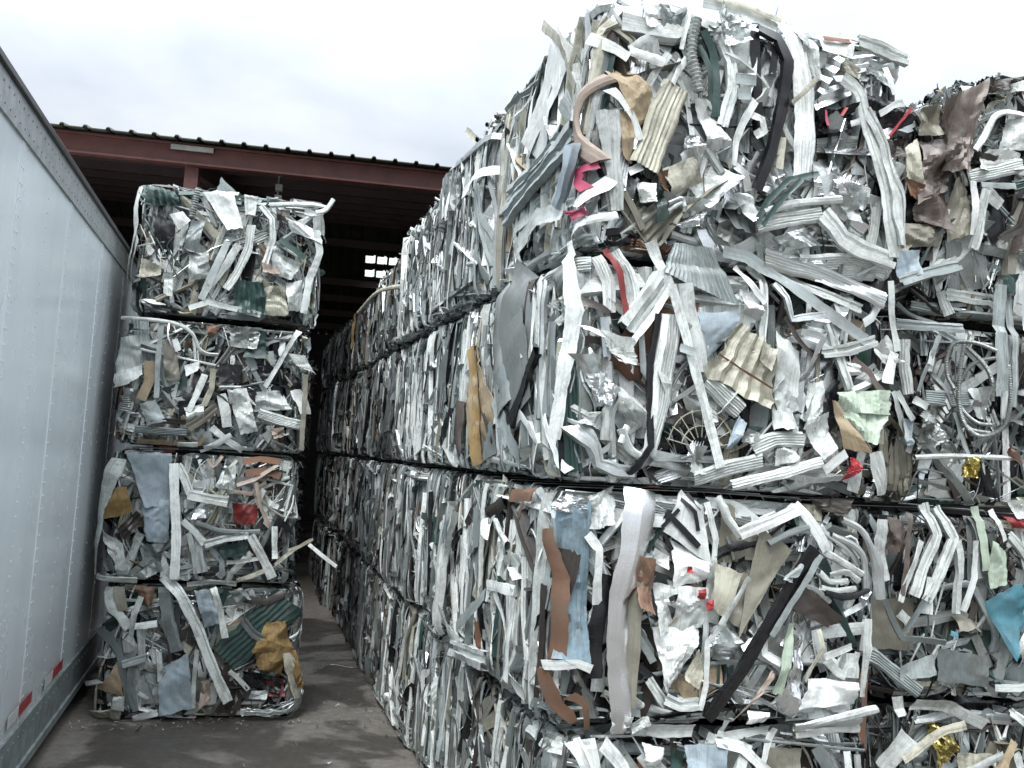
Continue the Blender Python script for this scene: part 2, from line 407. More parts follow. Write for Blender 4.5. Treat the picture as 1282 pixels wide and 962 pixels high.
    def shell_core(s, n=-.20):
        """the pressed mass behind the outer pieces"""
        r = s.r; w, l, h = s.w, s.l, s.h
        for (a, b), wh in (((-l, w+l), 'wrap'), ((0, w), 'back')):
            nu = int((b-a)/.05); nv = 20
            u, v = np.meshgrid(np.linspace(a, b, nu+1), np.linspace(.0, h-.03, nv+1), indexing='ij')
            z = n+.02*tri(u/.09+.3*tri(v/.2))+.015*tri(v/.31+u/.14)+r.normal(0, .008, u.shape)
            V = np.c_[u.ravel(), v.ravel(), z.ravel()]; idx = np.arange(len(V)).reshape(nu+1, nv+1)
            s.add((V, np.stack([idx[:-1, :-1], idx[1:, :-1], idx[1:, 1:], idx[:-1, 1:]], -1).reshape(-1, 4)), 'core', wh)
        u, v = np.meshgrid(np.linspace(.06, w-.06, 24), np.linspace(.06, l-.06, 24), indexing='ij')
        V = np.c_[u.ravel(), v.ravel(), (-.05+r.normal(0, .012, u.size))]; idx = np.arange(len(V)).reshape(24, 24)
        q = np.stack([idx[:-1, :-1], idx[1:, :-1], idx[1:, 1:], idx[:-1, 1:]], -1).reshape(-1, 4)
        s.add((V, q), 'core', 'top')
    def ties(s, ys, front=True):
        for y in ys:                                    # wire loops that hold the bale, each a part
            w, h = s.w/2+s.bulge+.018, s.h+.004; r = s.r
            pts = [(-w+.05, y, .0), (-w, y, .06), (-w-.004, y+r.normal(0, .006), h*.5), (-w, y, h-.07), (-w+.06, y, h), (0, y, h+.012), (w-.06, y, h), (w, y, h-.07), (w, y, .06), (w-.05, y, 0)]
            P = resample(np.array(pts), .25); m = 5; a = np.arange(m)/m*2*PI; k = len(P)
            T = np.gradient(P, axis=0); T /= np.linalg.norm(T, axis=1)[:, None]; B = np.tile([0, 1., 0], (k, 1)); N = np.cross(B, T)
            V = (P[:, None]+.0022*(B[:, None]*np.cos(a)[None, :, None]+N[:, None]*np.sin(a)[None, :, None])).reshape(-1, 3)
            i = np.arange(k-1)[:, None]*m; q = np.arange(m)[None, :]; q2 = (q+1) % m
            s.parts.append(('tie_wire', V, np.stack([i+q, i+q2, i+m+q2, i+m+q], -1).reshape(-1, 4), 'bare', None, 99.))
    # hero pieces traced from the photo onto the face of the bale they sit in
    def pt(s, px, py, face):
        p = hit(px, py, 1, s.loc[1]-s.l/2-s.bulge) if face == 'f' else hit(px, py, 0, s.loc[0]-s.w/2-s.bulge)
        return (p[0]-(s.loc[0]-s.w/2), p[2]-s.loc[2]) if face == 'f' else (-(p[1]-(s.loc[1]-s.l/2)), p[2]-s.loc[2])
    def hero(s, face, conv, items):
        for it in items:
            kd, mat, w, pts = it[:4]; o = it[4] if len(it) > 4 else {}
            s.nh += 1; n0 = o.get('n', .022+(s.nh*7 % 10)*.0028)+.012
            sc = conv[2]
            P = [s.pt(conv[0]+x*sc, conv[1]+y*sc, face) for x, y in pts]
            dep = (np.array([*s.loc[:2], 2])-EYE)@F_-s.l/2
            ww = w*sc*dep/f_px if face == 'f' and w > 1 else w
            P3 = [(p[0], p[1], n0+s.r.normal(0, .004)) for p in P]
            if (kd in ('flex', 'tube') and len(P3) >= 3) or (o.get('cv') and len(P3) >= 3): P3 = spline(P3)
            nm = o.get('name'); lab = o.get('label')
            if kd == 'S':
                ribs = o.get('ribs', 0)
                VF = sheet(P3, (max(18, ribs*4), 20), o.get('c', .012), o.get('wl', .1), ribs, o.get('ra', .004), s.r, o.get('fold', False), o.get('jag', .014))
                nm = nm or ('corrugated_sheet' if ribs else 'sheet_piece')
            elif kd == 'flex':
                VF = flex(P3, ww, s.r); nm = nm or 'flexible_conduit'
            else:
                VF = ribbon(P3, ww, kd, o.get('tw', s.r.normal(0, .22)), o.get('tv', .15), o.get('c', .004), s.r, min(.035, .35*max(ww, .04)+.01), o.get('taper', 0))
                nm = nm or {'vee': 'polished_sheet', 'flat': 'metal_strip', 'rib': 'ribbed_strip', 'step': 'frame_extrusion', 'chan': 'metal_channel', 'ell': 'angle_strip', 'tube': 'metal_pipe', 'box': 'box_section'}[kd]
            smax = max(p[0] for p in P3); vmax = max(p[1] for p in P3)
            s.add(VF, mat, ('free' if face == 'f' and smax > s.w+.03 and min(p[0] for p in P3) > .1 else 'freeside' if o.get('free') else 'wrap'), nm, lab, 50.)
    def build(s, label, group, maxparts=70):
        root = empty('scrap_bale', s.loc, s.rz); tag(root, label, 'scrap bale', group)
        # the largest visible pieces become parts; the rest is the pressed mass
        s.parts.sort(key=lambda p: -p[5]); cnt = {}; keep = []; lim = sum(1 for p in s.parts if p[5] > 40)+maxparts
        for p in s.parts:
            if len(keep) < lim and cnt.get(p[0], 0) < 95: keep.append(p); cnt[p[0]] = cnt.get(p[0], 0)+1
            else: s.bulk.append((p[1], p[2], p[3]))
        for nm, V, F, mat, lab, _ in keep:
            o = link(nm, mesh_np(nm, V, F, None, [MATS[MI[mat]]]), root)
            if lab: o['label'] = lab
        off = 0; Vs, Fs, Ms = [], [], []
        for V, F, mat in s.bulk:
            Vs.append(V); Fs.append(F+off); Ms.append(np.full(len(F), MI[mat])); off += len(V)
        o = link('crushed_scrap', mesh_np('crushed_scrap', np.concatenate(Vs), np.concatenate(Fs), np.concatenate(Ms), MATS), root)
        o['kind'] = 'stuff'
        return root

PAL_WHITE = [('white', 28), ('white2', 18), ('bare', 14), ('foil', 8), ('dull', 7), ('lgrey', 5), ('cream', 4), ('grey', 7), ('black', 7), ('green', 3.5), ('bronze', 4), ('taupe', 2), ('beige', .4), ('rust', .5)]
PAL_SIDE = [('white', 13), ('white2', 14), ('bare', 16), ('dull', 15), ('lgrey', 9), ('grey', 12), ('foil', 5), ('cream', 3), ('taupe', 3), ('bronze', 6), ('black', 6), ('green', 2.5), ('rust', .5)]
PAL_LEFT = [('white', 12), ('white2', 16), ('bare', 10), ('lgrey', 9), ('dull', 9), ('cream', 8), ('foil', 4), ('grey', 9), ('green', 8), ('bronze', 7), ('black', 8), ('taupe', 5), ('beige', .8), ('rust', 1.), ('pinkbeige', .5)]
PAL_RIGHT = [('white', 4), ('white2', 9), ('bare', 9), ('lgrey', 10), ('dull', 14), ('grey', 18), ('cream', 2), ('foil', 3), ('green', 5), ('bronze', 10), ('black', 10), ('taupe', 3)]  # few whites: shade of the recessed column put into its colours
PAL_SHADE = [('bare', 14), ('dull', 22), ('grey', 20), ('white2', 8), ('bronze', 10), ('black', 8), ('lgrey', 8), ('taupe', 4), ('foil', 3), ('rust', 2), ('white', 3)]  # darker mix that paints aisle shade into the piece colours

PAL_DEEP_SHADE = [('bare', 5), ('dull', 12), ('grey', 16), ('bronze', 16), ('black', 18), ('lgrey', 5), ('taupe', 4), ('foil', 2), ('core', 12)]  # darkest mix: deep shade as colour, for far rows and the stack gap
YF = 3.77; BL = 1.5; MW = 1.5; MX = 1.36+MW/2
G_MAIN = 'bales of the long main stack'; G_RIGHT = 'bales of the stack at the right edge'; G_LEFT = 'bales of the free-standing left stack'; G_BACK = 'bales stacked deep inside the shed'
c5 = (680, 0, .3588); c6 = (690, 290, .3533); c7 = (680, 590, .3867); c3 = (380, 200, .4157); c4 = (380, 560, .418); c55 = (500, 0, .343)
H_M4 = [  # top bale, front
 ('flat','white',34,[(190,120),(235,175),(285,215)]), ('flat','white',32,[(410,112),(345,150),(288,188)]), ('flat','white',32,[(288,192),(340,215),(402,238)]),
 ('flat','white2',28,[(425,200),(385,250),(352,310)]), ('rib','cream',112,[(450,315),(400,430),(338,598)],{'n':.05,'tw':.05,'tv':.05}),
 ('S','beige',1,[(225,255),(292,248),(382,362),(318,480)],{'label':'crushed tan sheet','c':.02,'n':.03}), ('S','beige',1,[(240,400),(290,400),(300,580),(262,560)],{'label':'crushed tan sheet'}),
 ('tube','pinkbeige',40,[(232,290),(180,335),(160,400),(165,480),(190,540),(215,590)],{'n':.05,'label':'bent pinkish-beige pipe','c':.002}),
 ('flat','white',26,[(230,330),(262,380),(295,430),(318,505)],{'n':.05}), ('step','white2',42,[(226,400),(232,560),(240,745)],{'n':.045}),
 ('flat','white2',30,[(470,225),(440,280),(400,320)]), ('flat','white2',26,[(460,280),(490,340),(508,480)]), ('flat','white',24,[(485,220),(455,260),(430,310)]),
 ('flex','bare',40,[(512,90),(498,150),(492,210),(505,270),(518,345)],{'n':.06,'label':'silver flexible conduit'}), 
 ('chan','green',30,[(545,120),(580,190),(590,300),(585,420)],{'n':.03,'label':'dark green channel'}), ('flat','green',26,[(530,170),(560,260),(565,400)],{'label':'dark green strip'}),
 ('step','white2',44,[(610,165),(640,230),(640,330),(610,450)]), ('flat','white',30,[(722,205),(705,300),(688,370)]), ('flat','white',32,[(718,365),(680,430),(655,500),(640,590)]),
 ('flat','white',30,[(650,590),(685,620),(700,675)]), ('flat','lgrey',40,[(650,290),(720,300)],{'n':.05}), ('flat','lgrey',44,[(655,345),(700,345)],{'n':.055}),
 ('S','white',1,[(505,360),(560,370),(640,520),(560,540)],{'c':.014}), ('S','white2',1,[(440,560),(560,500),(660,640),(560,740)],{'c':.03,'wl':.09,'n':.02}), ('S','foil',1,[(475,480),(540,485),(545,560),(450,560)],{'c':.02,'wl':.07}),
 ('S','cream',1,[(400,600),(500,560),(550,640),(430,690)],{'c':.014,'n':.04}), ('S','copper',1,[(385,615),(412,605),(425,680),(398,680)],{'label':'rusty brown scrap of sheet'}),
 ('chan','black',44,[(735,110),(800,150),(832,230),(815,370),(775,540),(722,680)],{'n':.055,'label':'glossy black bent channel','c':.002,'tw':.3}), ('chan','black',34,[(728,120),(730,300),(745,480)],{'label':'black channel','n':.03}),
 ('flat','black',30,[(760,170),(790,190),(780,280)],{'label':'black strip'}),
 ('S','lgrey',1,[(750,180),(790,190),(780,270),(745,270)],{'n':.01}),
 ('rib','white',84,[(845,90),(872,190),(892,330),(893,480),(885,640)],{'n':.05,'tw':.1,'tv':.1}), ('flat','cream',28,[(815,490),(800,600)]), ('flat','cream',50,[(820,400),(790,580)],{'n':0.01}),
 ('flat','white2',30,[(990,290),(1040,290)],{'n':.05}), ('rib','white2',66,[(1020,285),(1075,330),(1110,480),(1160,640),(1205,900)],{'n':.06,'tw':.2,'tv':.1}), ('step','white2',38,[(1090,400),(1150,520),(1190,700),(1205,860)],{'n':.07}),
 ('rib','white2',60,[(725,795),(800,775),(950,755)],{'n':.045}), ('step','white',62,[(950,755),(1020,840),(1090,880),(1190,915)],{'n':.05}), ('tube','white2',30,[(750,750),(860,720),(1010,708)],{'n':.05}),
 ('flat','green',22,[(715,790),(760,710),(830,640),(930,620)],{'n':.06,'label':'dark green strip'}), ('flat','green',20,[(735,800),(790,720),(870,640)],{'n':.065,'label':'dark green strip'}), ('tube','grey',18,[(725,770),(800,690),(900,650)]),
 ('S','white',1,[(650,680),(700,690),(745,760),(700,790)],{'n':.04}), ('S','foil',1,[(985,610),(1090,650),(1110,700),(1010,690)],{'c':.018,'n':.04}), ('S','foil',1,[(920,640),(975,625),(990,690),(935,690)],{'n':.03}), ('S','bare',1,[(1000,700),(1080,720),(1090,790),(1020,760)]),
 ('S','white',1,[(940,110),(1062,125),(1060,218),(945,195)],{'c':.006,'n':.05,'name':'perforated_plate'}), ('flat','rust',22,[(955,150),(1055,158)],{'n':.062,'label':'rust streak on the plate','name':'rusty_strip'}),
 ('step','white2',52,[(1075,160),(1150,185),(1248,225)],{'n':.04}), ('S','cream',1,[(960,200),(1100,230),(1110,300),(1000,250)],{'c':.02,'n':.02}), ('S','bare',1,[(1120,200),(1228,240),(1225,340),(1150,300)],{'c':.02}),
 ('flat','white',24,[(1168,250),(1190,350)],{'n':.06}), ('flat','white',24,[(1208,372),(1140,415)],{'n':.06}), ('flat','white2',24,[(1135,370),(1140,410)]), ('flat','white2',22,[(1040,450),(1075,440)],{'n':.06}),
 ('flat','white',36,[(560,8),(640,22),(740,55),(815,100)],{'n':.03}), ('flat','cream',20,[(600,5),(700,25),(820,80)],{'n':.05}), ('S','bare',1,[(590,30),(690,60),(690,170),(600,180)],{'c':.03,'wl':.08}),
 ('S','bare',1,[(330,-10),(385,0),(385,110),(340,110)],{'c':.01,'n':.04}), ('step','taupe',36,[(240,90),(300,150),(330,230)],{'n':.01}), ('S','grey',1,[(400,20),(480,30),(470,110),(400,100)],{'c':.02}), ('flat','white2',16,[(500,20),(480,110),(462,190)],{'n':.05}),
 ('S','white2',1,[(850,75),(930,100),(940,300),(905,250)],{'c':.02}), ('S','black',1,[(1100,350),(1240,340),(1275,440),(1150,480)],{'c':.03,'wl':.08,'n':.02,'label':'crumpled black sheeting','name':'plastic_sheet'}), ('S','black',1,[(940,390),(1060,380),(1060,470),(950,480)],{'c':.03,'wl':.08,'n':.0,'label':'crumpled black sheeting','name':'plastic_sheet'}),
 ('flat','red',11,[(1250,395),(1215,440),(1172,492)],{'n':.06,'label':'bright red strip'}), ('flat','red',12,[(1032,390),(1010,420)],{'n':.05,'label':'bright red strip'}), ('flat','pink',14,[(960,400),(965,455)],{'n':.05,'label':'pink strip'}),
 ('flat','pink',26,[(205,590),(170,595),(162,630),(185,668)],{'n':.05,'label':'bright pink band'}), ('S','pink',1,[(148,735),(180,728),(185,760),(155,768)],{'n':.06,'label':'bright pink scrap'}), ('flat','white',34,[(160,720),(195,680),(225,640)],{'n':.05}),
 ('S','green',1,[(380,650),(400,650),(425,770),(375,790)],{'label':'dark teal sheet','n':.04}), ('tube','bare',16,[(420,720),(470,700),(480,730)]), ('tube','bare',16,[(425,740),(475,715),(482,748)]),
 ('flat','white',30,[(285,610),(330,590)],{'n':.04}), ('S','white',1,[(300,640),(380,650),(370,720),(310,700)],{'c':.02}), ('S','foil',1,[(440,780),(570,740),(570,800),(470,800)],{'c':.02}),
 ('flat','white2',30,[(110,830),(160,785),(240,760)],{'n':.05}), ('S','bare',1,[(800,830),(900,800),(960,860),(850,880)],{'c':.02}), ('flat','white2',30,[(700,410),(740,430),(745,470),(710,490)],{'n':.05}),
 ('S','white2',1,[(1170,560),(1215,580),(1210,690),(1170,660)],{'n':.03}), ('S','bronze',1,[(1130,480),(1230,500),(1240,560),(1130,560)],{'n':.02,'label':'dark bronze sheet'}),
 ('flat','cream',20,[(835,380),(880,340),(920,295)],{'n':.07}),
]
H_M4S = [ # top bale, side (widths in metres)
 ('flat','cream',.05,[(265,478),(345,548)],{'n':.03,'free':1,'label':'loose strip sticking up from the top edge'}), ('flat','cream',.05,[(572,100),(640,160),(695,335)],{'n':.06,'free':1}), ('flat','white',.30,[(640,150),(590,330),(530,570)],{'n':.05,'tw':.1}), ('flat','white',.14,[(560,200),(520,380),(500,560)],{'n':.04}), ('step','lgrey',.10,[(695,490),(560,650),(432,800)],{'n':.07}), ('step','lgrey',.10,[(640,500),(540,620),(440,720)],{'n':.06}), ('flat','white2',.08,[(660,780),(560,800),(470,930)],{'n':.07}), ('tube','bluegrey',.08,[(690,550),(680,640),(640,760)],{'n':.07}),
]
H_M3 = [
 ('S','lgrey',1,[(430,40),(560,60),(640,270),(378,150)],{'ribs':16,'ra':.004,'c':.006,'n':.05,'label':'fan-shaped finely ribbed grey sheet','jag':.01}),
 ('flat','lgrey',46,[(598,75),(680,95),(800,180),(940,290),(1080,392)],{'n':.07,'tw':.05,'tv':.05,'c':.001}), ('rib','bare',84,[(745,90),(900,135),(1030,185),(1150,245)],{'n':.06,'tv':.08}), ('step','white2',34,[(780,130),(900,205),(1080,280)],{'n':.04}), ('flat','white',34,[(1150,250),(1110,310),(1080,330)]),
 ('step','white2',70,[(380,170),(330,240),(250,350)],{'n':.05}), ('flat','white',24,[(405,200),(340,300),(255,410)],{'n':.06}), ('flat','darkred',24,[(185,65),(225,150),(240,240),(248,315)],{'n':.05,'label':'dark red strip'}),
 ('rib','white2',50,[(220,70),(262,150),(280,230),(262,330)],{'n':.03}), ('rib','white',46,[(160,90),(195,180),(200,290)],{'n':.02}), ('flat','white2',40,[(345,40),(372,110),(400,210)],{'n':.05}), ('flat','white2',38,[(395,200),(450,400),(505,600),(565,835)],{'n':.08,'tw':.1,'tv':.05,'c':.001}),
 ('tube','white2',64,[(458,190),(472,300),(500,410),(515,500)],{'n':.03,'c':.002}), ('rib','white2',58,[(412,300),(400,420),(370,620),(330,790)],{'n':.05}), ('chan','white',30,[(385,300),(350,500),(338,700)],{'n':.06}),
 ('chan','black',22,[(355,300),(325,480),(325,640),(328,760),(285,830),(250,860)],{'n':.07,'label':'black rubber-like edging strip','c':.001,'tw':.1}), ('S','bluegrey',1,[(500,292),(660,290),(590,400),(512,470)],{'c':.008,'n':.05,'label':'smooth blue-grey sheet'}),
 ('S','cream',1,[(645,325),(765,430),(745,635),(510,505)],{'ribs':5,'ra':.012,'c':.008,'n':.06,'label':'cream siding panel with rust lines','jag':.03}), ('flat','rust',7,[(560,440),(650,500),(745,560)],{'n':.078}), 
 ('rib','white2',66,[(530,530),(590,585),(650,640)],{'n':.05}), ('S','white2',1,[(775,360),(862,430),(840,700),(768,700)],{'c':.014,'n':.04}), ('S','bronze',1,[(420,440),(510,520),(520,680),(390,700)],{'n':-.03,'c':.02,'label':'dark bronze sheet set back'}), ('S','black',1,[(380,700),(620,680),(620,780),(400,790)],{'n':-.03,'label':'black sheet added for recess shade'}),  # black sheet added behind the grille to paint the recess dark
 ('S','palegreen',1,[(975,572),(1145,565),(1145,650),(985,640)],{'ribs':7,'ra':.003,'c':.012,'n':.06,'label':'pale green ribbed sheet'}), ('S','palegreen',1,[(990,640),(1148,640),(1110,755),(1045,725)],{'ribs':5,'ra':.004,'c':.014,'n':.055,'label':'pale green ribbed sheet'}), ('S','beige',1,[(948,600),(980,610),(1092,785),(1005,770)],{'c':.008,'n':.075,'label':'pinkish-beige stained sheet'}),
 ('S','red',1,[(1020,800),(1060,800),(1055,860),(1005,885)],{'c':.02,'wl':.03,'n':.07,'label':'crumpled bright red scrap'}), ('rib','white2',60,[(490,880),(600,840),(725,812)],{'n':.06,'tv':.05}), ('rib','white',40,[(615,895),(760,860),(925,812)],{'n':.07,'tv':.05}), ('rib','white2',58,[(688,770),(770,735),(868,738)],{'n':.05}),
 ('S','white',1,[(760,770),(830,760),(850,810),(770,830)],{'c':.015,'n':.06}), ('flat','white',36,[(925,845),(965,815),(1008,785)],{'n':.08,'tv':.02}), ('S','white',1,[(125,340),(260,390),(270,480),(190,450)],{'c':.025,'wl':.07,'n':.05}),
 ('S','bare',1,[(110,440),(190,450),(200,600),(150,630)],{'c':.02,'wl':.07,'n':.04}), ('S','foil',1,[(130,520),(200,540),(180,620),(140,600)],{'c':.02,'wl':.05,'n':.06}), ('S','white2',1,[(210,545),(290,600),(320,700),(215,640)],{'c':.018,'n':.07,'name':'perforated_plate'}),
 ('step','white2',44,[(225,560),(185,640),(180,740)],{'n':.05}), ('flat','white',26,[(88,20),(112,120),(122,290),(98,480),(70,740)],{'n':.07,'tw':.3}), ('step','bare',44,[(105,690),(140,760),(150,820),(220,845),(275,850)],{'n':.06}),
 ('tube','white2',30,[(225,700),(260,770),(300,800)],{'n':.05}), ('tube','white',28,[(250,690),(225,750)],{'n':.06}), ('S','white2',1,[(130,640),(180,640),(170,710),(110,680)],{'c':.02}),
 ('flat','white2',22,[(1165,185),(1172,300),(1190,430)],{'n':.06}), ('step','white2',42,[(930,435),(1020,425),(1118,390)],{'n':.06}), ('step','white2',36,[(955,330),(985,420),(1030,560)],{'n':.05}), ('step','bare',26,[(765,190),(800,240),(820,318),(935,302)],{'n':.07}), ('flat','bronze',18,[(800,310),(840,380),(900,450)],{'n':.06,'label':'dark bronze strip'}),
 ('flat','brown',26,[(1040,455),(1095,500),(1152,590)],{'n':.05,'label':'brown strip'}), ('S','white',1,[(1010,455),(1070,480),(1080,510),(1030,515)],{'n':.05}), ('S','white',1,[(1100,430),(1145,370),(1172,450),(1150,480)],{'n':.06,'c':.014}), ('flat','white',24,[(1140,540),(1160,430)],{'n':.07}),
 ('S','white2',1,[(900,540),(950,530),(940,700),(880,700)],{'c':.016}), ('S','white2',1,[(870,690),(940,640),(980,770),(930,810)],{'c':.014,'n':.05}), ('flat','white2',60,[(1080,780),(1060,860),(1050,920)],{'n':.04}), ('rib','white2',50,[(1120,780),(1150,930)],{'n':.05}),
 ('S','bluegrey',1,[(635,655),(658,680),(620,770),(580,770)],{'n':.07}), ('S','bare',1,[(660,700),(720,720),(700,750),(650,745)],{'n':.07}), ('S','white2',1,[(480,760),(520,760),(515,860),(470,850)],{'c':.016,'n':.05}),
 ('flat','white',26,[(640,130),(690,190),(735,260)],{'n':.05}), ('step','white2',30,[(700,120),(740,170),(740,300),(730,430)],{'n':.03}), ('S','white',1,[(650,230),(720,270),(720,320),(650,290)],{'c':.02,'n':.05}), ('S','grey',1,[(15,90),(100,80),(90,200),(20,300)],{'ribs':10,'n':.04,'label':'dark ribbed sheet'}),
 ('S','white2',1,[(40,250),(70,200),(110,270),(70,330)],{'c':.02,'n':.04}), ('flat','lgrey',30,[(415,420),(465,435)],{'n':.1}), ('flat','bronze',20,[(130,255),(185,300)],{'n':.06}), ('S','cream',1,[(705,400),(762,425),(735,500),(700,460)],{'n':.085,'c':.006}),
 ('flat','white',20,[(985,260),(1010,330),(990,330)],{'n':.04}), ('S','bare',1,[(820,60),(950,90),(940,120),(800,100)]),
]
H_M3S = [
 ('flat','dull',.32,[(690,330),(660,480),(680,620),(690,760)],{'n':.05,'tw':.1,'tv':.1,'label':'broad smooth grey metal plate'}), ('flat','bare',.2,[(620,400),(628,560),(655,750)],{'n':.055,'tw':.1,'label':'broad smooth grey metal plate'}),
 ('chan','black',.05,[(745,580),(710,680),(668,805)],{'n':.07,'label':'black channel'}), ('flat','black',.02,[(600,420),(610,600),(665,800)],{'n':.07,'label':'black strip'}),
 ('S','beige',1,[(532,560),(560,570),(600,770),(535,920)],{'n':.05,'c':.02,'label':'tan stained board'}), ('flat','foam',.12,[(545,560),(560,700),(560,920)],{'n':.07,'label':'tan stained board'}),
 ('flat','brown',.16,[(508,730),(500,820),(505,900)],{'n':.06,'label':'dark brown oval plate'}), ('flat','lgrey',.1,[(620,720),(660,820),(690,900)],{'n':.07}),('flat','grey',.2,[(590,800),(590,900)],{'n':.05}),
]
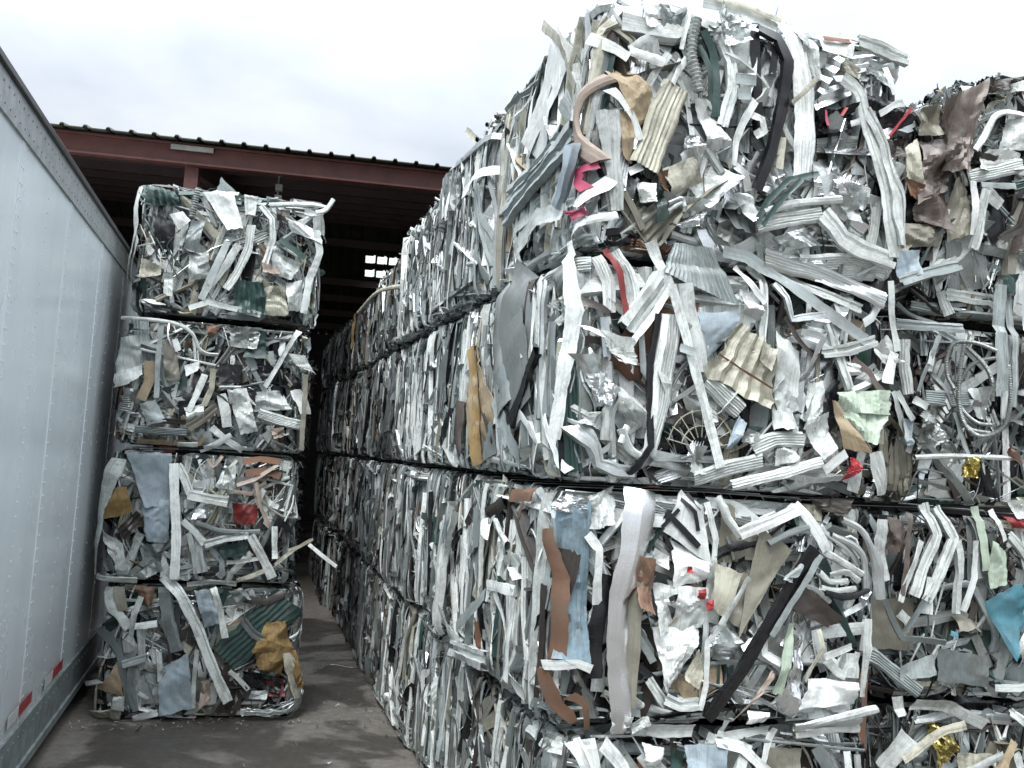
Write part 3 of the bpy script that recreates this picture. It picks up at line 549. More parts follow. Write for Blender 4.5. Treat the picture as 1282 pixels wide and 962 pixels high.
H_M2 = [
 ('vee','polish',118,[(310,58),(275,250),(232,420),(225,620),(240,840)],{'n':.07,'tw':.25,'tv':.1,'c':.002,'taper':.45,'label':'long smooth shiny aluminium sheet'}), ('chan','taupe',42,[(310,300),(280,480),(262,760)],{'n':.05,'label':'taupe channel'}),
 ('S','blue',1,[(75,110),(140,100),(135,620),(60,600)],{'c':.02,'n':.03,'wl':.09,'label':'crumpled sky-blue sheet'}), ('flat','copper',26,[(58,190),(78,340),(72,480),(62,605)],{'n':.06,'label':'orange-brown strip'}), ('flat','copper',26,[(40,640),(55,740),(85,800)],{'n':.06,'label':'orange-brown strip'}), ('flat','copper',24,[(75,710),(115,740),(130,830)],{'n':.07,'label':'orange-brown strip'}),
 ('S','foil',1,[(80,80),(120,80),(120,140),(80,130)],{'c':.02,'wl':.04,'n':.06}), ('flat','white',28,[(45,625),(90,610),(130,625)],{'n':.07}), ('S','white2',1,[(130,80),(240,50),(215,170),(110,190)],{'c':.025,'n':.03}), ('flat','white',32,[(130,200),(165,250),(155,350),(160,425)],{'n':.05}),
 ('flat','black',46,[(195,330),(160,480),(150,660)],{'n':.04,'label':'black mesh strip'}), ('S','copper',1,[(300,270),(345,280),(330,450),(280,430)],{'n':.06,'c':.018,'label':'brown torn board'}), ('S','white',1,[(330,240),(385,270),(370,310),(325,280)],{'n':.07,'c':.01}),
 ('S','white',1,[(435,60),(495,110),(520,300),(370,190)],{'n':.05,'c':.005,'jag':.01,'wl':.2,'label':'white sign sheet with black figures','name':'sign_sheet'}),
 ('S','white',1,[(400,220),(515,280),(510,350),(400,370)],{'n':.045,'c':.012}), 
 ('S','white2',1,[(350,360),(510,370),(500,500),(340,520)],{'n':.05,'c':.02,'wl':.07,'label':'crumpled white printed sheet'}), ('S','white',1,[(340,500),(500,490),(430,650),(380,710)],{'n':.05,'c':.018,'wl':.08,'label':'crumpled white printed sheet'}),
 ('S','red',1,[(470,375),(500,372),(492,405),(470,405)],{'n':.085,'label':'red printed patch','c':.006}), ('S','red',1,[(500,410),(520,405),(515,440),(495,440)],{'n':.085,'label':'red printed patch','c':.006}), ('S','red',1,[(435,300),(452,300),(450,322),(435,320)],{'n':.085,'label':'red printed patch','c':.004}),
 ('S','black',1,[(375,400),(400,385),(400,410),(380,415)],{'n':.085,'c':.004,'label':'black printed patch'}), ('S','black',1,[(372,420),(395,430),(390,470),(380,455)],{'n':.085,'c':.004,'label':'black printed patch'}),
 ('S','cream',1,[(530,290),(620,325),(560,470),(520,430)],{'n':.065,'c':.006,'label':'folded satin cream sheet'}), ('flat','white2',24,[(632,335),(590,400),(540,485)],{'n':.085,'tw':.3}), ('step','white2',36,[(555,80),(575,150),(610,200)],{'n':.07}), ('step','white',36,[(605,200),(690,165),(800,120)],{'n':.075}), ('flat','white',34,[(795,105),(840,170),(885,250)],{'n':.075}),
 ('S','taupe',1,[(570,90),(700,160),(690,280),(560,300)],{'n':.0,'c':.012,'label':'curved taupe sheet'}), ('S','taupe',1,[(680,180),(785,250),(680,420),(610,530)],{'n':.04,'c':.006,'wl':.25,'label':'curved taupe sheet'}), ('S','taupe',1,[(600,330),(680,320),(640,520),(575,470)],{'n':.03,'c':.008,'label':'curved taupe sheet'}),
 ('chan','black',44,[(845,245),(770,370),(690,500),(600,650),(505,790)],{'n':.08,'tw':.2,'tv':.05,'c':.002,'label':'chipped black channel running diagonally'}), ('flat','lgrey',22,[(862,265),(790,380),(700,520)],{'n':.085}), ('S','lgrey',1,[(735,340),(790,290),(805,300),(760,350)],{'n':.1,'c':.01}),
 ('S','bronze',1,[(800,345),(945,470),(900,500),(740,420)],{'n':.05,'c':.006,'label':'dark bronze panel'}), ('S','bronze',1,[(870,90),(1000,90),(980,140),(900,130)],{'n':.03,'label':'reddish dark sheet'}),
 ('tube','white2',24,[(870,170),(905,230),(900,270)]), ('tube','white2',26,[(870,250),(940,290),(1000,330)],{'n':.06}), ('tube','bare',22,[(880,190),(960,250),(1000,300)],{'n':.05}), ('tube','white2',20,[(870,370),(920,380),(985,375)],{'n':.05}), ('tube','bare',22,[(890,330),(950,320),(990,350)],{'n':.06}), ('tube','white2',22,[(860,320),(900,350),(960,350)],{'n':.05}), ('tube','grey',24,[(700,230),(760,200),(830,175)],{'n':.06}), ('tube','bare',22,[(905,200),(1000,260),(1015,400)],{'n':.06}), ('tube','black',20,[(880,385),(950,400),(1020,375)],{'n':.07}),
 ('tube','bare',24,[(935,150),(1000,190),(1035,290),(1040,420)],{'n':.07}), ('flat','white2',26,[(1020,470),(1010,600),(1005,720)],{'n':.06}), ('S','palegreen',1,[(760,480),(785,490),(745,710),(715,710)],{'n':.07,'c':.01,'label':'pale green printed strip'}), ('S','foil',1,[(800,520),(825,530),(790,790),(730,760)],{'n':.05,'c':.02,'wl':.05}),
 ('S','pinkbeige',1,[(715,635),(728,650),(650,745),(590,805)],{'n':.06,'c':.006,'label':'flat pinkish-brown panel'}), ('flat','cream',22,[(855,500),(868,560),(840,610),(808,665)],{'n':.08,'tw':.4}), ('flat','white2',26,[(690,520),(690,580),(740,610)],{'n':.06}), ('flat','white',24,[(880,590),(960,555)],{'n':.07}), ('flat','white2',28,[(885,600),(920,640),(945,650)],{'n':.06}),
 ('S','white',1,[(830,660),(975,670),(990,745),(790,755)],{'n':.06,'c':.014,'label':'crumpled white sheet'}), ('chan','white2',60,[(975,580),(970,660)],{'n':.05}), ('tube','white2',30,[(790,820),(900,790),(1025,755)],{'n':.075}), ('step','white',46,[(800,835),(900,820),(1005,812)],{'n':.06}), ('flat','white2',30,[(555,855),(640,840),(715,825)],{'n':.07}), ('flat','white2',26,[(565,790),(555,850)],{'n':.075}),
 ('flat','white',46,[(270,825),(370,835),(480,835)],{'n':.05}), ('step','white2',30,[(318,660),(350,710),(378,745)],{'n':.06}), ('step','white2',36,[(370,722),(420,745),(475,738)],{'n':.07}), ('S','white',1,[(205,770),(270,780),(255,850),(200,830)],{'n':.06,'c':.012}), ('S','white2',1,[(280,800),(320,780),(330,860),(270,850)],{'c':.018,'n':.06}),
 ('flat','white',22,[(718,815),(700,870),(680,945)],{'n':.10,'label':'loose white strip hanging over the bale below'}), ('tube','grey',11,[(625,852),(800,870),(1008,890)],{'n':.09}), ('S','bare',1,[(510,490),(615,480),(600,600),(505,620)],{'n':.03,'c':.03,'wl':.06}), ('S','cream',1,[(470,560),(500,620),(470,690),(430,660)],{'n':.07,'c':.01}),
 ('flat','white2',26,[(520,100),(545,220),(515,420),(500,640)],{'n':.03}), ('flat','white',18,[(560,480),(500,540),(500,680),(480,760)],{'n':.07}), ('flat','white2',20,[(920,170),(870,200),(890,280)]), ('S','white',1,[(650,770),(710,770),(700,810),(640,810)],{'c':.01,'n':.05}), ('tube','bare',20,[(730,480),(760,530),(750,560)]), ('flat','black',30,[(640,480),(660,500)]),
]
H_M2S = [
 ('step','white',.10,[(480,180),(450,300),(435,440),(420,550)],{'n':.06,'tv':.1}), ('flat','blue',.05,[(468,180),(465,290)],{'n':.075,'label':'pale blue printed strip'}), ('flat','cream',.20,[(605,110),(570,280),(540,470)],{'n':.03}), ('flat','white',.07,[(615,420),(650,560),(655,690),(695,740)],{'n':.06}), ('flat','white',.06,[(680,425),(660,600),(648,700)],{'n':.065}), ('flat','white',.05,[(600,412),(685,432)],{'n':.07}),
 ('flat','copper',.06,[(655,147),(722,145)],{'n':.06,'label':'orange-brown strip'}), ('flat','rust',.16,[(560,520),(560,600)],{'n':.04,'label':'rusty red-brown plate'}), ('step','white2',.09,[(470,600),(530,620),(592,642)],{'n':.08}), ('flat','white2',.06,[(440,480),(470,560),(500,590)],{'n':.06}), ('flat','lgrey',.06,[(345,180),(372,350)],{'n':.07}), ('flat','bronze',.06,[(595,200),(640,165)],{'n':.06}), ('flat','copper',.05,[(700,170),(690,210)],{'n':.06}), ('tube','white2',.06,[(620,230),(660,300)],{'n':.06}),
 ('flat','lgrey',.06,[(500,540),(590,440)],{'n':.06}),
]
H_L4 = [
 ('S','green',1,[(530,268),(640,295),(665,352),(548,345)],{'ribs':5,'ra':.01,'n':.05,'label':'dark green ribbed panel','jag':.02}), ('S','white',1,[(622,385),(668,372),(698,408),(655,440)],{'n':.08,'c':.003,'label':'small flat white square','jag':.01}), ('flex','dull',26,[(725,285),(715,330),(700,400)],{'n':.07}), 
 ('S','white',1,[(740,295),(850,298),(888,430),(830,440)],{'n':.05,'c':.012,'wl':.15}), ('S','green',1,[(862,618),(960,630),(972,745),(850,735)],{'ribs':6,'ra':.006,'n':.06,'label':'dark green ribbed panel'}), ('S','cream',1,[(960,645),(1040,640),(1050,750),(970,745)],{'n':.06,'c':.02,'label':'beige crumpled sack-like sheet'}), ('S','white2',1,[(1040,630),(1100,620),(1100,730),(1050,730)],{'c':.02,'n':.05}),
 ('tube','white2',20,[(982,350),(1060,348),(1168,348)],{'n':.08,'c':.002}), ('tube','white2',18,[(1150,378),(1185,368),(1212,330)],{'n':.08}), ('S','white',1,[(1040,395),(1165,440),(1172,490),(1060,440)],{'n':.06,'c':.014}), ('flat','white2',26,[(1150,440),(1165,520),(1125,620),(1105,740)],{'n':.07}), ('flat','white2',26,[(1110,370),(1150,380),(1150,450)],{'n':.05}),
 ('S','white2',1,[(520,275),(545,280),(510,520),(478,610)],{'n':.05,'c':.008,'wl':.2,'label':'tall pale sheet folded round the left edge'}), ('flat','lgrey',28,[(830,480),(790,570),(735,690)],{'n':.07}), ('flat','white2',28,[(870,490),(830,560),(765,640)],{'n':.06}), ('rib','white2',34,[(915,420),(905,500),(865,590),(820,650)],{'n':.06}),
 ('step','white2',22,[(950,350),(990,400),(995,470),(965,560)],{'n':.07}), ('S','bronze',1,[(1005,365),(1058,362),(1050,410),(1010,400)],{'n':.06,'label':'dark brown plate'}), ('S','lgrey',1,[(700,400),(750,400),(720,510),(665,520)],{'c':.018,'n':.04}), ('S','white2',1,[(690,520),(760,520),(770,610),(690,620)],{'c':.02,'n':.05}), ('S','white2',1,[(985,510),(1100,560),(1060,620),(1000,600)],{'c':.02,'n':.05}),
 ('S','black',1,[(560,370),(640,400),(630,560),(570,540)],{'n':.0,'label':'black sheet'}), ('flat','green',22,[(1020,470),(1110,540)],{'n':.06,'label':'dark green strip'}), ('S','cream',1,[(530,540),(590,570),(590,600),(520,610)],{'c':.01,'n':.04}), ('flat','white2',18,[(500,380),(515,470),(470,640)]), ('S','white2',1,[(890,310),(940,315),(930,390),(895,380)],{'n':.06,'c':.012}), ('S','pinkbeige',1,[(940,480),(985,500),(1020,600),(960,590)],{'n':.03,'c':.02}),
 ('flat','white2',20,[(690,720),(760,700),(840,720),(950,745)],{'n':.07}), ('S','white2',1,[(600,590),(635,595),(630,680),(600,670)],{'n':.05}),
]
H_L3 = [
 ('flat','lgrey',26,[(345,45),(330,200),(322,320),(318,450)],{'n':.07}), ('tube','white2',20,[(180,40),(400,65),(500,120),(530,190),(570,225),(640,232)],{'n':.08,'c':.002}), ('flat','white2',24,[(1045,105),(960,250),(875,395)],{'n':.08,'tw':.05,'tv':.02}), ('S','dull',1,[(690,90),(860,90),(830,200),(700,190)],{'c':.025,'wl':.07,'n':.06}), ('S','green',1,[(835,100),(880,110),(880,250),(760,240)],{'n':.04,'label':'dark green sheet'}),
 ('S','taupe',1,[(350,180),(420,200),(440,360),(360,360)],{'c':.012,'n':.05,'label':'khaki crumpled sheet'}), ('flat','beige',50,[(280,260),(280,360),(235,460)],{'n':.04}), ('S','white2',1,[(135,140),(235,130),(245,330),(150,400)],{'c':.02,'n':.05}), ('S','white',1,[(460,285),(538,262),(530,310),(470,340)],{'n':.06,'c':.004}), ('S','lgrey',1,[(230,480),(310,460),(370,570),(270,590)],{'n':.07,'c':.006,'label':'flat grey plate'}),
 ('rib','grey',40,[(205,608),(330,620),(470,628)],{'n':.06}), ('step','bronze',26,[(290,580),(370,570),(470,575)],{'n':.07}), ('step','taupe',44,[(480,605),(550,560),(625,500)],{'n':.07}), ('S','black',1,[(640,270),(760,280),(760,370),(640,370)],{'n':.02,'c':.006,'label':'black frame-like box'}), ('flat','white',8,[(640,392),(750,390)],{'n':.06}), ('S','white2',1,[(680,410),(780,400),(840,620),(750,640)],{'c':.02,'n':.05,'wl':.09}), ('S','white2',1,[(830,420),(960,410),(1010,510),(820,520)],{'c':.025,'n':.05}),
 ('rib','white2',56,[(840,530),(930,560),(1040,590)],{'n':.06}), ('flat','white',34,[(1020,410),(1040,470),(1045,530)],{'n':.07}), ('flat','taupe',26,[(1085,330),(1075,500),(1060,720)],{'n':.05}), ('chan','white2',50,[(650,430),(670,520),(680,600)],{'n':.04}), ('flat','white2',30,[(700,640),(620,690),(540,720)],{'n':.07}), ('flat','white2',34,[(600,600),(680,670),(760,720)],{'n':.05}), ('step','white2',26,[(425,690),(530,690)],{'n':.07}), ('flat','black',20,[(430,710),(560,705)],{'n':.075}),
 ('S','pinkbeige',1,[(900,610),(970,600),(970,650),(920,660)],{'n':.07,'c':.01}), ('S','copper',1,[(570,80),(650,70),(620,130),(580,130)],{'n':.04,'label':'rusty brown sheet'}), ('flat','white2',36,[(565,330),(520,440),(480,520)],{'n':.05}), ('flat','cream',30,[(610,300),(600,400),(560,490)],{'n':.05}), ('S','white2',1,[(460,500),(560,480),(560,560),(480,570)],{'c':.02,'n':.05}), ('S','white2',1,[(990,220),(1060,230),(1080,320),(1030,280)],{'c':.012,'n':.05}), ('flex','dull',30,[(170,440),(175,480),(165,520)],{'n':.06}),
 ('flat','white',30,[(410,150),(430,210)],{'n':.06}), ('flat','lgrey',26,[(905,210),(915,280)],{'n':.05}), ('S','black',1,[(880,120),(1010,130),(960,250),(900,200)],{'n':-.02}), ('S','black',1,[(960,300),(1060,350),(1050,420),(980,400)],{'n':.0}),
]
H_L2 = [
 ('S','bluegrey',1,[(165,20),(318,20),(312,200),(225,205)],{'c':.012,'n':.05,'wl':.15,'label':'large pale blue-grey sheet'}), ('S','bluegrey',1,[(215,180),(318,180),(300,330),(230,320)],{'c':.018,'n':.05,'label':'large pale blue-grey sheet'}), ('S','foam',1,[(140,135),(165,135),(188,215),(110,248)],{'n':.08,'c':.006,'label':'flat orange-yellow scrap','jag':.01}),
 ('flat','white2',26,[(150,40),(110,180),(85,330),(60,445)],{'n':.07,'tw':.3}), ('S','bronze',1,[(200,215),(225,250),(160,320),(130,280)],{'n':.07,'ribs':3,'label':'dark ribbed plate'}), ('box','white',30,[(325,55),(330,200),(335,300),(328,450)],{'n':.09,'tv':.03,'tw':0,'c':.002}), ('step','white2',30,[(335,60),(360,100),(382,160)],{'n':.06}), ('step','white',34,[(375,160),(440,175),(510,185)],{'n':.08}),
 ('S','foil',1,[(400,210),(460,200),(440,240),(385,245)],{'n':.06,'c':.01}), ('S','white2',1,[(95,280),(150,330),(140,380),(110,330)],{'n':.05}), ('flat','white2',22,[(355,250),(400,290),(430,330)],{'n':.07}), ('step','white2',24,[(430,330),(500,310),(580,300)],{'n':.08}), ('step','white2',28,[(585,300),(625,370),(660,445)],{'n':.09,'tv':.03}), ('S','green',1,[(470,340),(580,320),(570,370),(480,380)],{'n':.04,'ribs':4,'label':'dark green ribbed panel'}),
 ('tube','grey',22,[(400,260),(500,290),(620,290)],{'n':.06}), ('step','white2',40,[(390,290),(405,360),(415,430)],{'n':.05}), ('flat','cream',16,[(540,455),(600,435),(660,410)],{'n':.08}), ('flat','white2',14,[(505,392),(560,388),(620,378)],{'n':.08}), ('flat','cream',12,[(670,400),(730,350),(795,315)],{'n':.09,'tw':.1}), ('flat','white',13,[(785,330),(830,368),(878,405)],{'n':.09,'tw':.1,'tv':.02,'c':.001,'label':'loose white strip sticking out to the right'}), ('flat','cream',9,[(715,350),(755,335),(800,312)],{'n':.09}),
 ('flat','pinkbeige',14,[(540,130),(600,110),(680,60)],{'n':.06,'label':'pinkish strip'}), ('flat','pinkbeige',14,[(605,120),(620,200),(650,270)],{'n':.07,'label':'pinkish strip'}), ('flat','pinkbeige',14,[(525,150),(590,160),(640,120)],{'n':.06,'label':'pinkish strip'}), ('flat','rust',26,[(570,90),(640,80),(690,100)],{'n':.05,'label':'reddish brown strip'}), ('flat','rust',22,[(560,50),(620,40),(690,50)],{'n':.05,'label':'reddish brown strip'}), ('flat','pinkbeige',12,[(440,40),(460,70),(490,30)],{'n':.06}),
 ('S','darkred',1,[(525,190),(620,200),(600,265),(530,265)],{'n':.04,'c':.02,'label':'crumpled dark red sheet'}), ('flat','white2',20,[(670,270),(668,330),(670,380)],{'n':.07}), ('step','white2',20,[(60,448),(130,452),(200,455)],{'n':.06}), ('flat','white2',18,[(370,470),(450,460),(540,468)],{'n':.07}), ('S','white2',1,[(500,70),(540,60),(530,150),(490,140)],{'c':.012,'n':.05}), ('S','bare',1,[(200,430),(270,380),(290,420),(220,455)],{'c':.015,'n':.05}), ('flat','lgrey',22,[(450,345),(490,390),(490,440)],{'n':.06}), ('flat','white2',22,[(590,360),(520,430),(510,460)],{'n':.06}),
 ('S','white2',1,[(110,330),(150,330),(170,430),(130,440)],{'c':.014,'n':.05}), ('S','grey',1,[(220,330),(290,330),(280,390),(230,400)],{'n':.05,'c':.02}),
]
H_L1 = [
 ('step','white2',34,[(290,440),(350,500),(410,620),(455,740),(510,865)],{'n':.10,'tw':.1,'tv':.05,'c':.002,'label':'long white frame extrusion running diagonally'}), ('S','bluegrey',1,[(275,760),(375,700),(390,890),(275,920)],{'n':.07,'c':.012,'label':'crumpled pale blue-grey sheet'}), ('rib','green',120,[(720,530),(620,620),(500,730)],{'n':.04,'tw':0,'tv':.05,'label':'dark green ribbed panel'}), 
 ('S','foam',1,[(640,600),(705,590),(725,700),(590,700)],{'n':.07,'c':.02,'label':'ragged orange-yellow foam'}), ('S','foam',1,[(600,690),(720,680),(690,780),(610,750)],{'n':.07,'c':.025,'label':'ragged orange-yellow foam'}), ('S','foam',1,[(715,680),(745,700),(770,820),(735,830)],{'n':.05,'c':.02,'label':'ragged orange-yellow foam'}),
 ('S','bluegrey',1,[(395,490),(460,485),(480,600),(430,620)],{'c':.014,'n':.05}), ('flat','white2',22,[(460,480),(485,560),(500,650)],{'n':.07}), ('flat','white',22,[(270,600),(230,605),(190,610)],{'n':.08}), ('flat','white2',22,[(215,510),(190,570),(180,640)],{'n':.07}), ('S','copper',1,[(185,475),(260,480),(250,540),(230,545)],{'n':.05,'label':'rusty orange-brown sheet'}), ('S','beige',1,[(130,730),(150,760),(150,850),(80,830)],{'n':.06,'label':'khaki sheet','c':.006}), ('S','white2',1,[(120,850),(158,848),(155,900),(112,890)],{'n':.08,'c':.004}),
 ('flat','white',16,[(515,760),(550,790),(580,825)],{'n':.09}), ('flat','grey',22,[(100,620),(140,700),(160,800),(185,890)],{'n':.07}), ('flat','grey',22,[(180,740),(175,820),(195,900)],{'n':.07}), ('step','lgrey',24,[(150,740),(230,715)],{'n':.08}), ('chan','lgrey',40,[(290,480),(300,600),(330,700)],{'n':.04}), ('flat','white2',16,[(405,690),(395,780),(390,890)],{'n':.07}), ('flat','taupe',30,[(140,480),(150,560)],{'n':.05}), ('flat','white2',30,[(120,480),(130,560),(170,620)],{'n':.04}), ('step','white2',24,[(210,600),(215,680),(220,760)],{'n':.05}), ('flat','white2',18,[(275,700),(280,800)],{'n':.05}),
 ('flat','bronze',24,[(580,520),(640,530),(700,500)],{'n':.05}), ('S','grey',1,[(510,490),(570,490),(590,520),(540,530)],{'n':.06}), ('step','grey',24,[(560,590),(600,640),(640,660)],{'n':.07}), ('flat','cream',18,[(705,700),(715,780),(720,860)],{'n':.08}), ('S','black',1,[(560,760),(690,790),(690,840),(570,820)],{'n':.05,'c':.02}), ('S','darkred',1,[(640,800),(700,790),(700,850),(650,850)],{'n':.04}), ('flat','white2',22,[(185,925),(230,915),(270,905)],{'n':.08}), ('S','taupe',1,[(70,900),(150,890),(140,930),(80,930)],{'n':.06,'c':.015}), ('S','pinkbeige',1,[(420,800),(450,790),(450,870),(410,890)],{'n':.06}),
 ('flat','white',14,[(205,835),(240,855)],{'n':.09}), ('flat','white',14,[(60,820),(95,795)],{'n':.09}), ('S','white2',1,[(590,830),(650,830),(640,860),(580,860)],{'n':.06}),
]
H_R4 = [
 ('S','brown',1,[(280,190),(478,95),(400,480),(285,480)],{'n':.07,'c':.03,'wl':.12,'label':'crumpled glossy brown sheet'}), ('S','brown',1,[(240,330),(390,330),(330,560),(190,620)],{'n':.06,'c':.035,'wl':.1,'label':'crumpled glossy brown sheet'}), ('S','taupe',1,[(215,210),(290,190),(300,330),(215,320)],{'n':.05,'c':.015,'label':'brownish grey sheet'}), ('S','brown',1,[(190,600),(350,540),(350,740),(200,680)],{'n':.05,'c':.025,'wl':.1,'label':'crumpled glossy brown sheet'}), ('S','taupe',1,[(340,520),(430,480),(440,740),(350,770)],{'n':.03,'c':.02,'label':'brownish grey sheet'}),
 ('S','cream',1,[(160,370),(215,330),(225,560),(155,500)],{'n':.05,'c':.012,'label':'cream sheet with rusty lower edge'}), ('S','rust',1,[(155,500),(222,540),(215,600),(160,580)],{'n':.052,'c':.01}), ('S','taupe',1,[(140,690),(330,700),(320,790),(140,800)],{'n':.03,'c':.02}),
 ('S','bronze',1,[(510,90),(560,70),(560,130),(510,140)],{'n':.05,'c':.02,'label':'dark bronze crumpled sheet'}), ('S','bronze',1,[(560,70),(694,60),(694,120),(570,130)],{'n':.03,'c':.02,'label':'dark bronze crumpled sheet'}), ('S','white2',1,[(585,110),(694,75),(694,130),(590,140)],{'n':.05,'c':.015}), ('tube','white2',30,[(440,390),(490,320),(530,240),(600,230),(694,250)],{'n':.06}), ('S','white2',1,[(600,250),(694,240),(694,400),(560,380)],{'n':.05,'c':.02}), ('S','white',1,[(510,380),(640,400),(650,470),(430,480)],{'n':.05,'c':.02}), ('rib','white2',60,[(420,500),(520,480),(650,450)],{'n':.06}), ('rib','green',50,[(600,545),(694,520)],{'n':.07}), ('flat','white',40,[(430,520),(440,640),(430,750)],{'n':.07}), ('step','white2',40,[(480,560),(460,680),(430,810)],{'n':.08}), ('flat','lgrey',26,[(460,538),(600,545)],{'n':.08}), ('step','bronze',40,[(540,770),(620,720),(670,590)],{'n':.09}), ('S','brown',1,[(600,740),(690,640),(694,800),(600,830)],{'n':.05,'c':.015}), ('step','lgrey',50,[(110,950),(230,910),(360,880)],{'n':.09}), ('flat','white2',60,[(500,560),(560,620)],{'n':.05}), ('S','bluegrey',1,[(100,820),(210,810),(200,920),(110,930)],{'n':.06}),
]
H_R3 = [
 ('flex','dull',17,[(460,345),(380,315),(310,315),(272,370),(275,440),(300,490)],{'n':.09,'label':'coiled silver flexible conduit'}), ('flex','dull',18,[(335,320),(315,430),(315,560),(345,640),(400,672),(480,640),(510,560),(505,430),(500,400)],{'n':.1,'label':'coiled silver flexible conduit'}), ('flex','dull',17,[(480,370),(390,390),(335,460),(325,570),(360,640),(440,660)],{'n':.08,'label':'coiled silver flexible conduit'}), ('flex','dull',16,[(300,490),(330,570),(390,620),(450,628)],{'n':.085,'label':'coiled silver flexible conduit'}), ('flex','dull',18,[(350,320),(420,400),(455,470),(450,540)],{'n':.08,'label':'coiled silver flexible conduit'}), ('flex','dull',16,[(480,650),(440,710),(410,770)],{'n':.08,'label':'coiled silver flexible conduit'}),
 ('rib','lgrey',50,[(500,90),(490,200),(480,350),(480,520)],{'n':.11,'tv':.05}), ('flat','white2',40,[(478,500),(480,600)],{'n':.12}), ('flat','polish',30,[(585,40),(585,300),(575,520),(565,760)],{'n':.12,'tv':.03,'tw':0,'c':.001,'label':'tall bright polished strip'}), ('flat','white2',60,[(612,260),(610,500),(600,740)],{'n':.07}), ('rib','lgrey',30,[(550,130),(555,300),(545,560)],{'n':.07}), ('S','green',1,[(520,50),(570,50),(570,130),(530,120)],{'n':.09}), 
 ('S','dull',1,[(160,590),(235,570),(265,690),(180,730)],{'c':.03,'wl':.03,'n':.09,'label':'lump of gritty grey swarf','name':'scrap_lump'}), ('step','lgrey',36,[(85,240),(200,250),(355,258)],{'n':.08}), ('rib','white2',40,[(130,300),(130,400),(140,510)],{'n':.06}), ('flat','white2',26,[(265,285),(225,360),(215,400)],{'n':.07}), ('rib','lgrey',60,[(220,520),(320,530),(390,530)],{'n':.04}), ('S','dull',1,[(380,490),(450,480),(440,620),(400,600)],{'n':.06,'c':.01}), ('tube','white2',20,[(150,752),(300,748),(530,755)],{'n':.08}), ('S','gold',1,[(325,750),(390,750),(360,830),(320,820)],{'c':.02,'wl':.03,'n':.1,'label':'glinting gold foil'}), ('S','copper',1,[(495,710),(520,700),(550,775),(520,760)],{'n':.1,'label':'orange-brown piece'}), ('rib','white2',50,[(300,110),(330,200)],{'n':.05}), ('flat','white2',22,[(75,500),(110,600),(140,690)],{'n':.07}), ('flat','white2',24,[(90,500),(130,580),(150,610)],{'n':.08}), ('flat','lgrey',24,[(310,580),(340,660),(370,740)],{'n':.07}), ('rib','dull',30,[(85,110),(190,60),(320,20)],{'n':.08}), ('S','bluegrey',1,[(110,600),(155,610),(150,710),(120,700)],{'n':.06}), ('flat','grey',16,[(110,160),(160,200),(260,240)],{'n':.07}), ('flat','white2',30,[(160,530),(215,560)],{'n':.06}),('flat','grey',14,[(250,290),(200,420),(180,500)],{'n':.07}),
]
H_R2 = [
 ('S','teal',1,[(460,395),(570,335),(588,470),(550,590)],{'n':.1,'c':.016,'wl':.14,'label':'crumpled bright blue sheet'}), ('flat','brown',16,[(235,110),(215,240),(200,380)],{'n':.08}), ('flat','white2',30,[(145,130),(135,230),(150,330)],{'n':.07}), ('S','brown',1,[(165,120),(230,140),(215,230),(175,250)],{'n':.05,'label':'brown plate'}), ('step','white2',34,[(290,80),(320,180),(275,280),(240,380)],{'n':.07}), ('step','white2',34,[(330,90),(370,190),(330,290),(280,400)],{'n':.08}), ('flat','white2',40,[(300,320),(285,440)],{'n':.07}), ('flat','white2',26,[(265,200),(220,320),(195,400)],{'n':.08}),
 ('chan','grey',18,[(125,380),(160,460),(190,515),(330,530)],{'n':.1}), ('flat','grey',22,[(280,380),(230,450),(190,510)],{'n':.09}), ('S','taupe',1,[(120,400),(260,390),(270,570),(110,560)],{'n':.0,'c':.01,'label':'olive-brown sheet'}), ('S','grey',1,[(315,550),(480,580),(480,680),(320,660)],{'n':.07,'c':.006,'label':'smooth dark grey panel','ribs':12,'ra':.001}), ('S','lgrey',1,[(190,610),(305,570),(315,640),(200,660)],{'n':.07,'c':.006}), ('rib','lgrey',44,[(105,570),(180,630),(270,700)],{'n':.06}), ('chan','white2',26,[(395,200),(400,320),(385,440)],{'n':.06}), ('S','palegreen',1,[(500,200),(560,240),(550,340),(500,360)],{'n':.06,'label':'pale green sheet'}), ('flat','palegreen',30,[(470,90),(480,200),(490,300)],{'n':.05}), ('flat','white2',26,[(440,200),(440,320),(400,430)],{'n':.07}), ('flat','white',26,[(510,100),(540,200)],{'n':.08}), ('step','white2',34,[(560,180),(620,260),(643,300)],{'n':.07}), ('S','white2',1,[(560,550),(600,490),(640,520),(600,585)],{'n':.1,'c':.006}), ('chan','white2',24,[(500,680),(580,680),(643,670)],{'n':.09}), ('S','red',1,[(560,120),(643,140),(643,165),(590,160)],{'n':.05,'c':.01,'label':'red-brown scrap'}), ('S','white2',1,[(580,70),(643,65),(643,130),(590,130)],{'n':.07,'c':.01}), ('flat','white2',40,[(235,735),(350,740),(480,805)],{'n':.1}), ('flat','teal',16,[(340,495),(358,505)],{'n':.12,'label':'small bright blue scrap'}), ('S','cream',1,[(610,60),(643,60),(643,100),(612,100)],{'n':.06}), ('flat','white2',30,[(210,440),(240,470)],{'n':.03}), ('step','white2',26,[(590,380),(610,420),(595,480)],{'n':.08}),
]
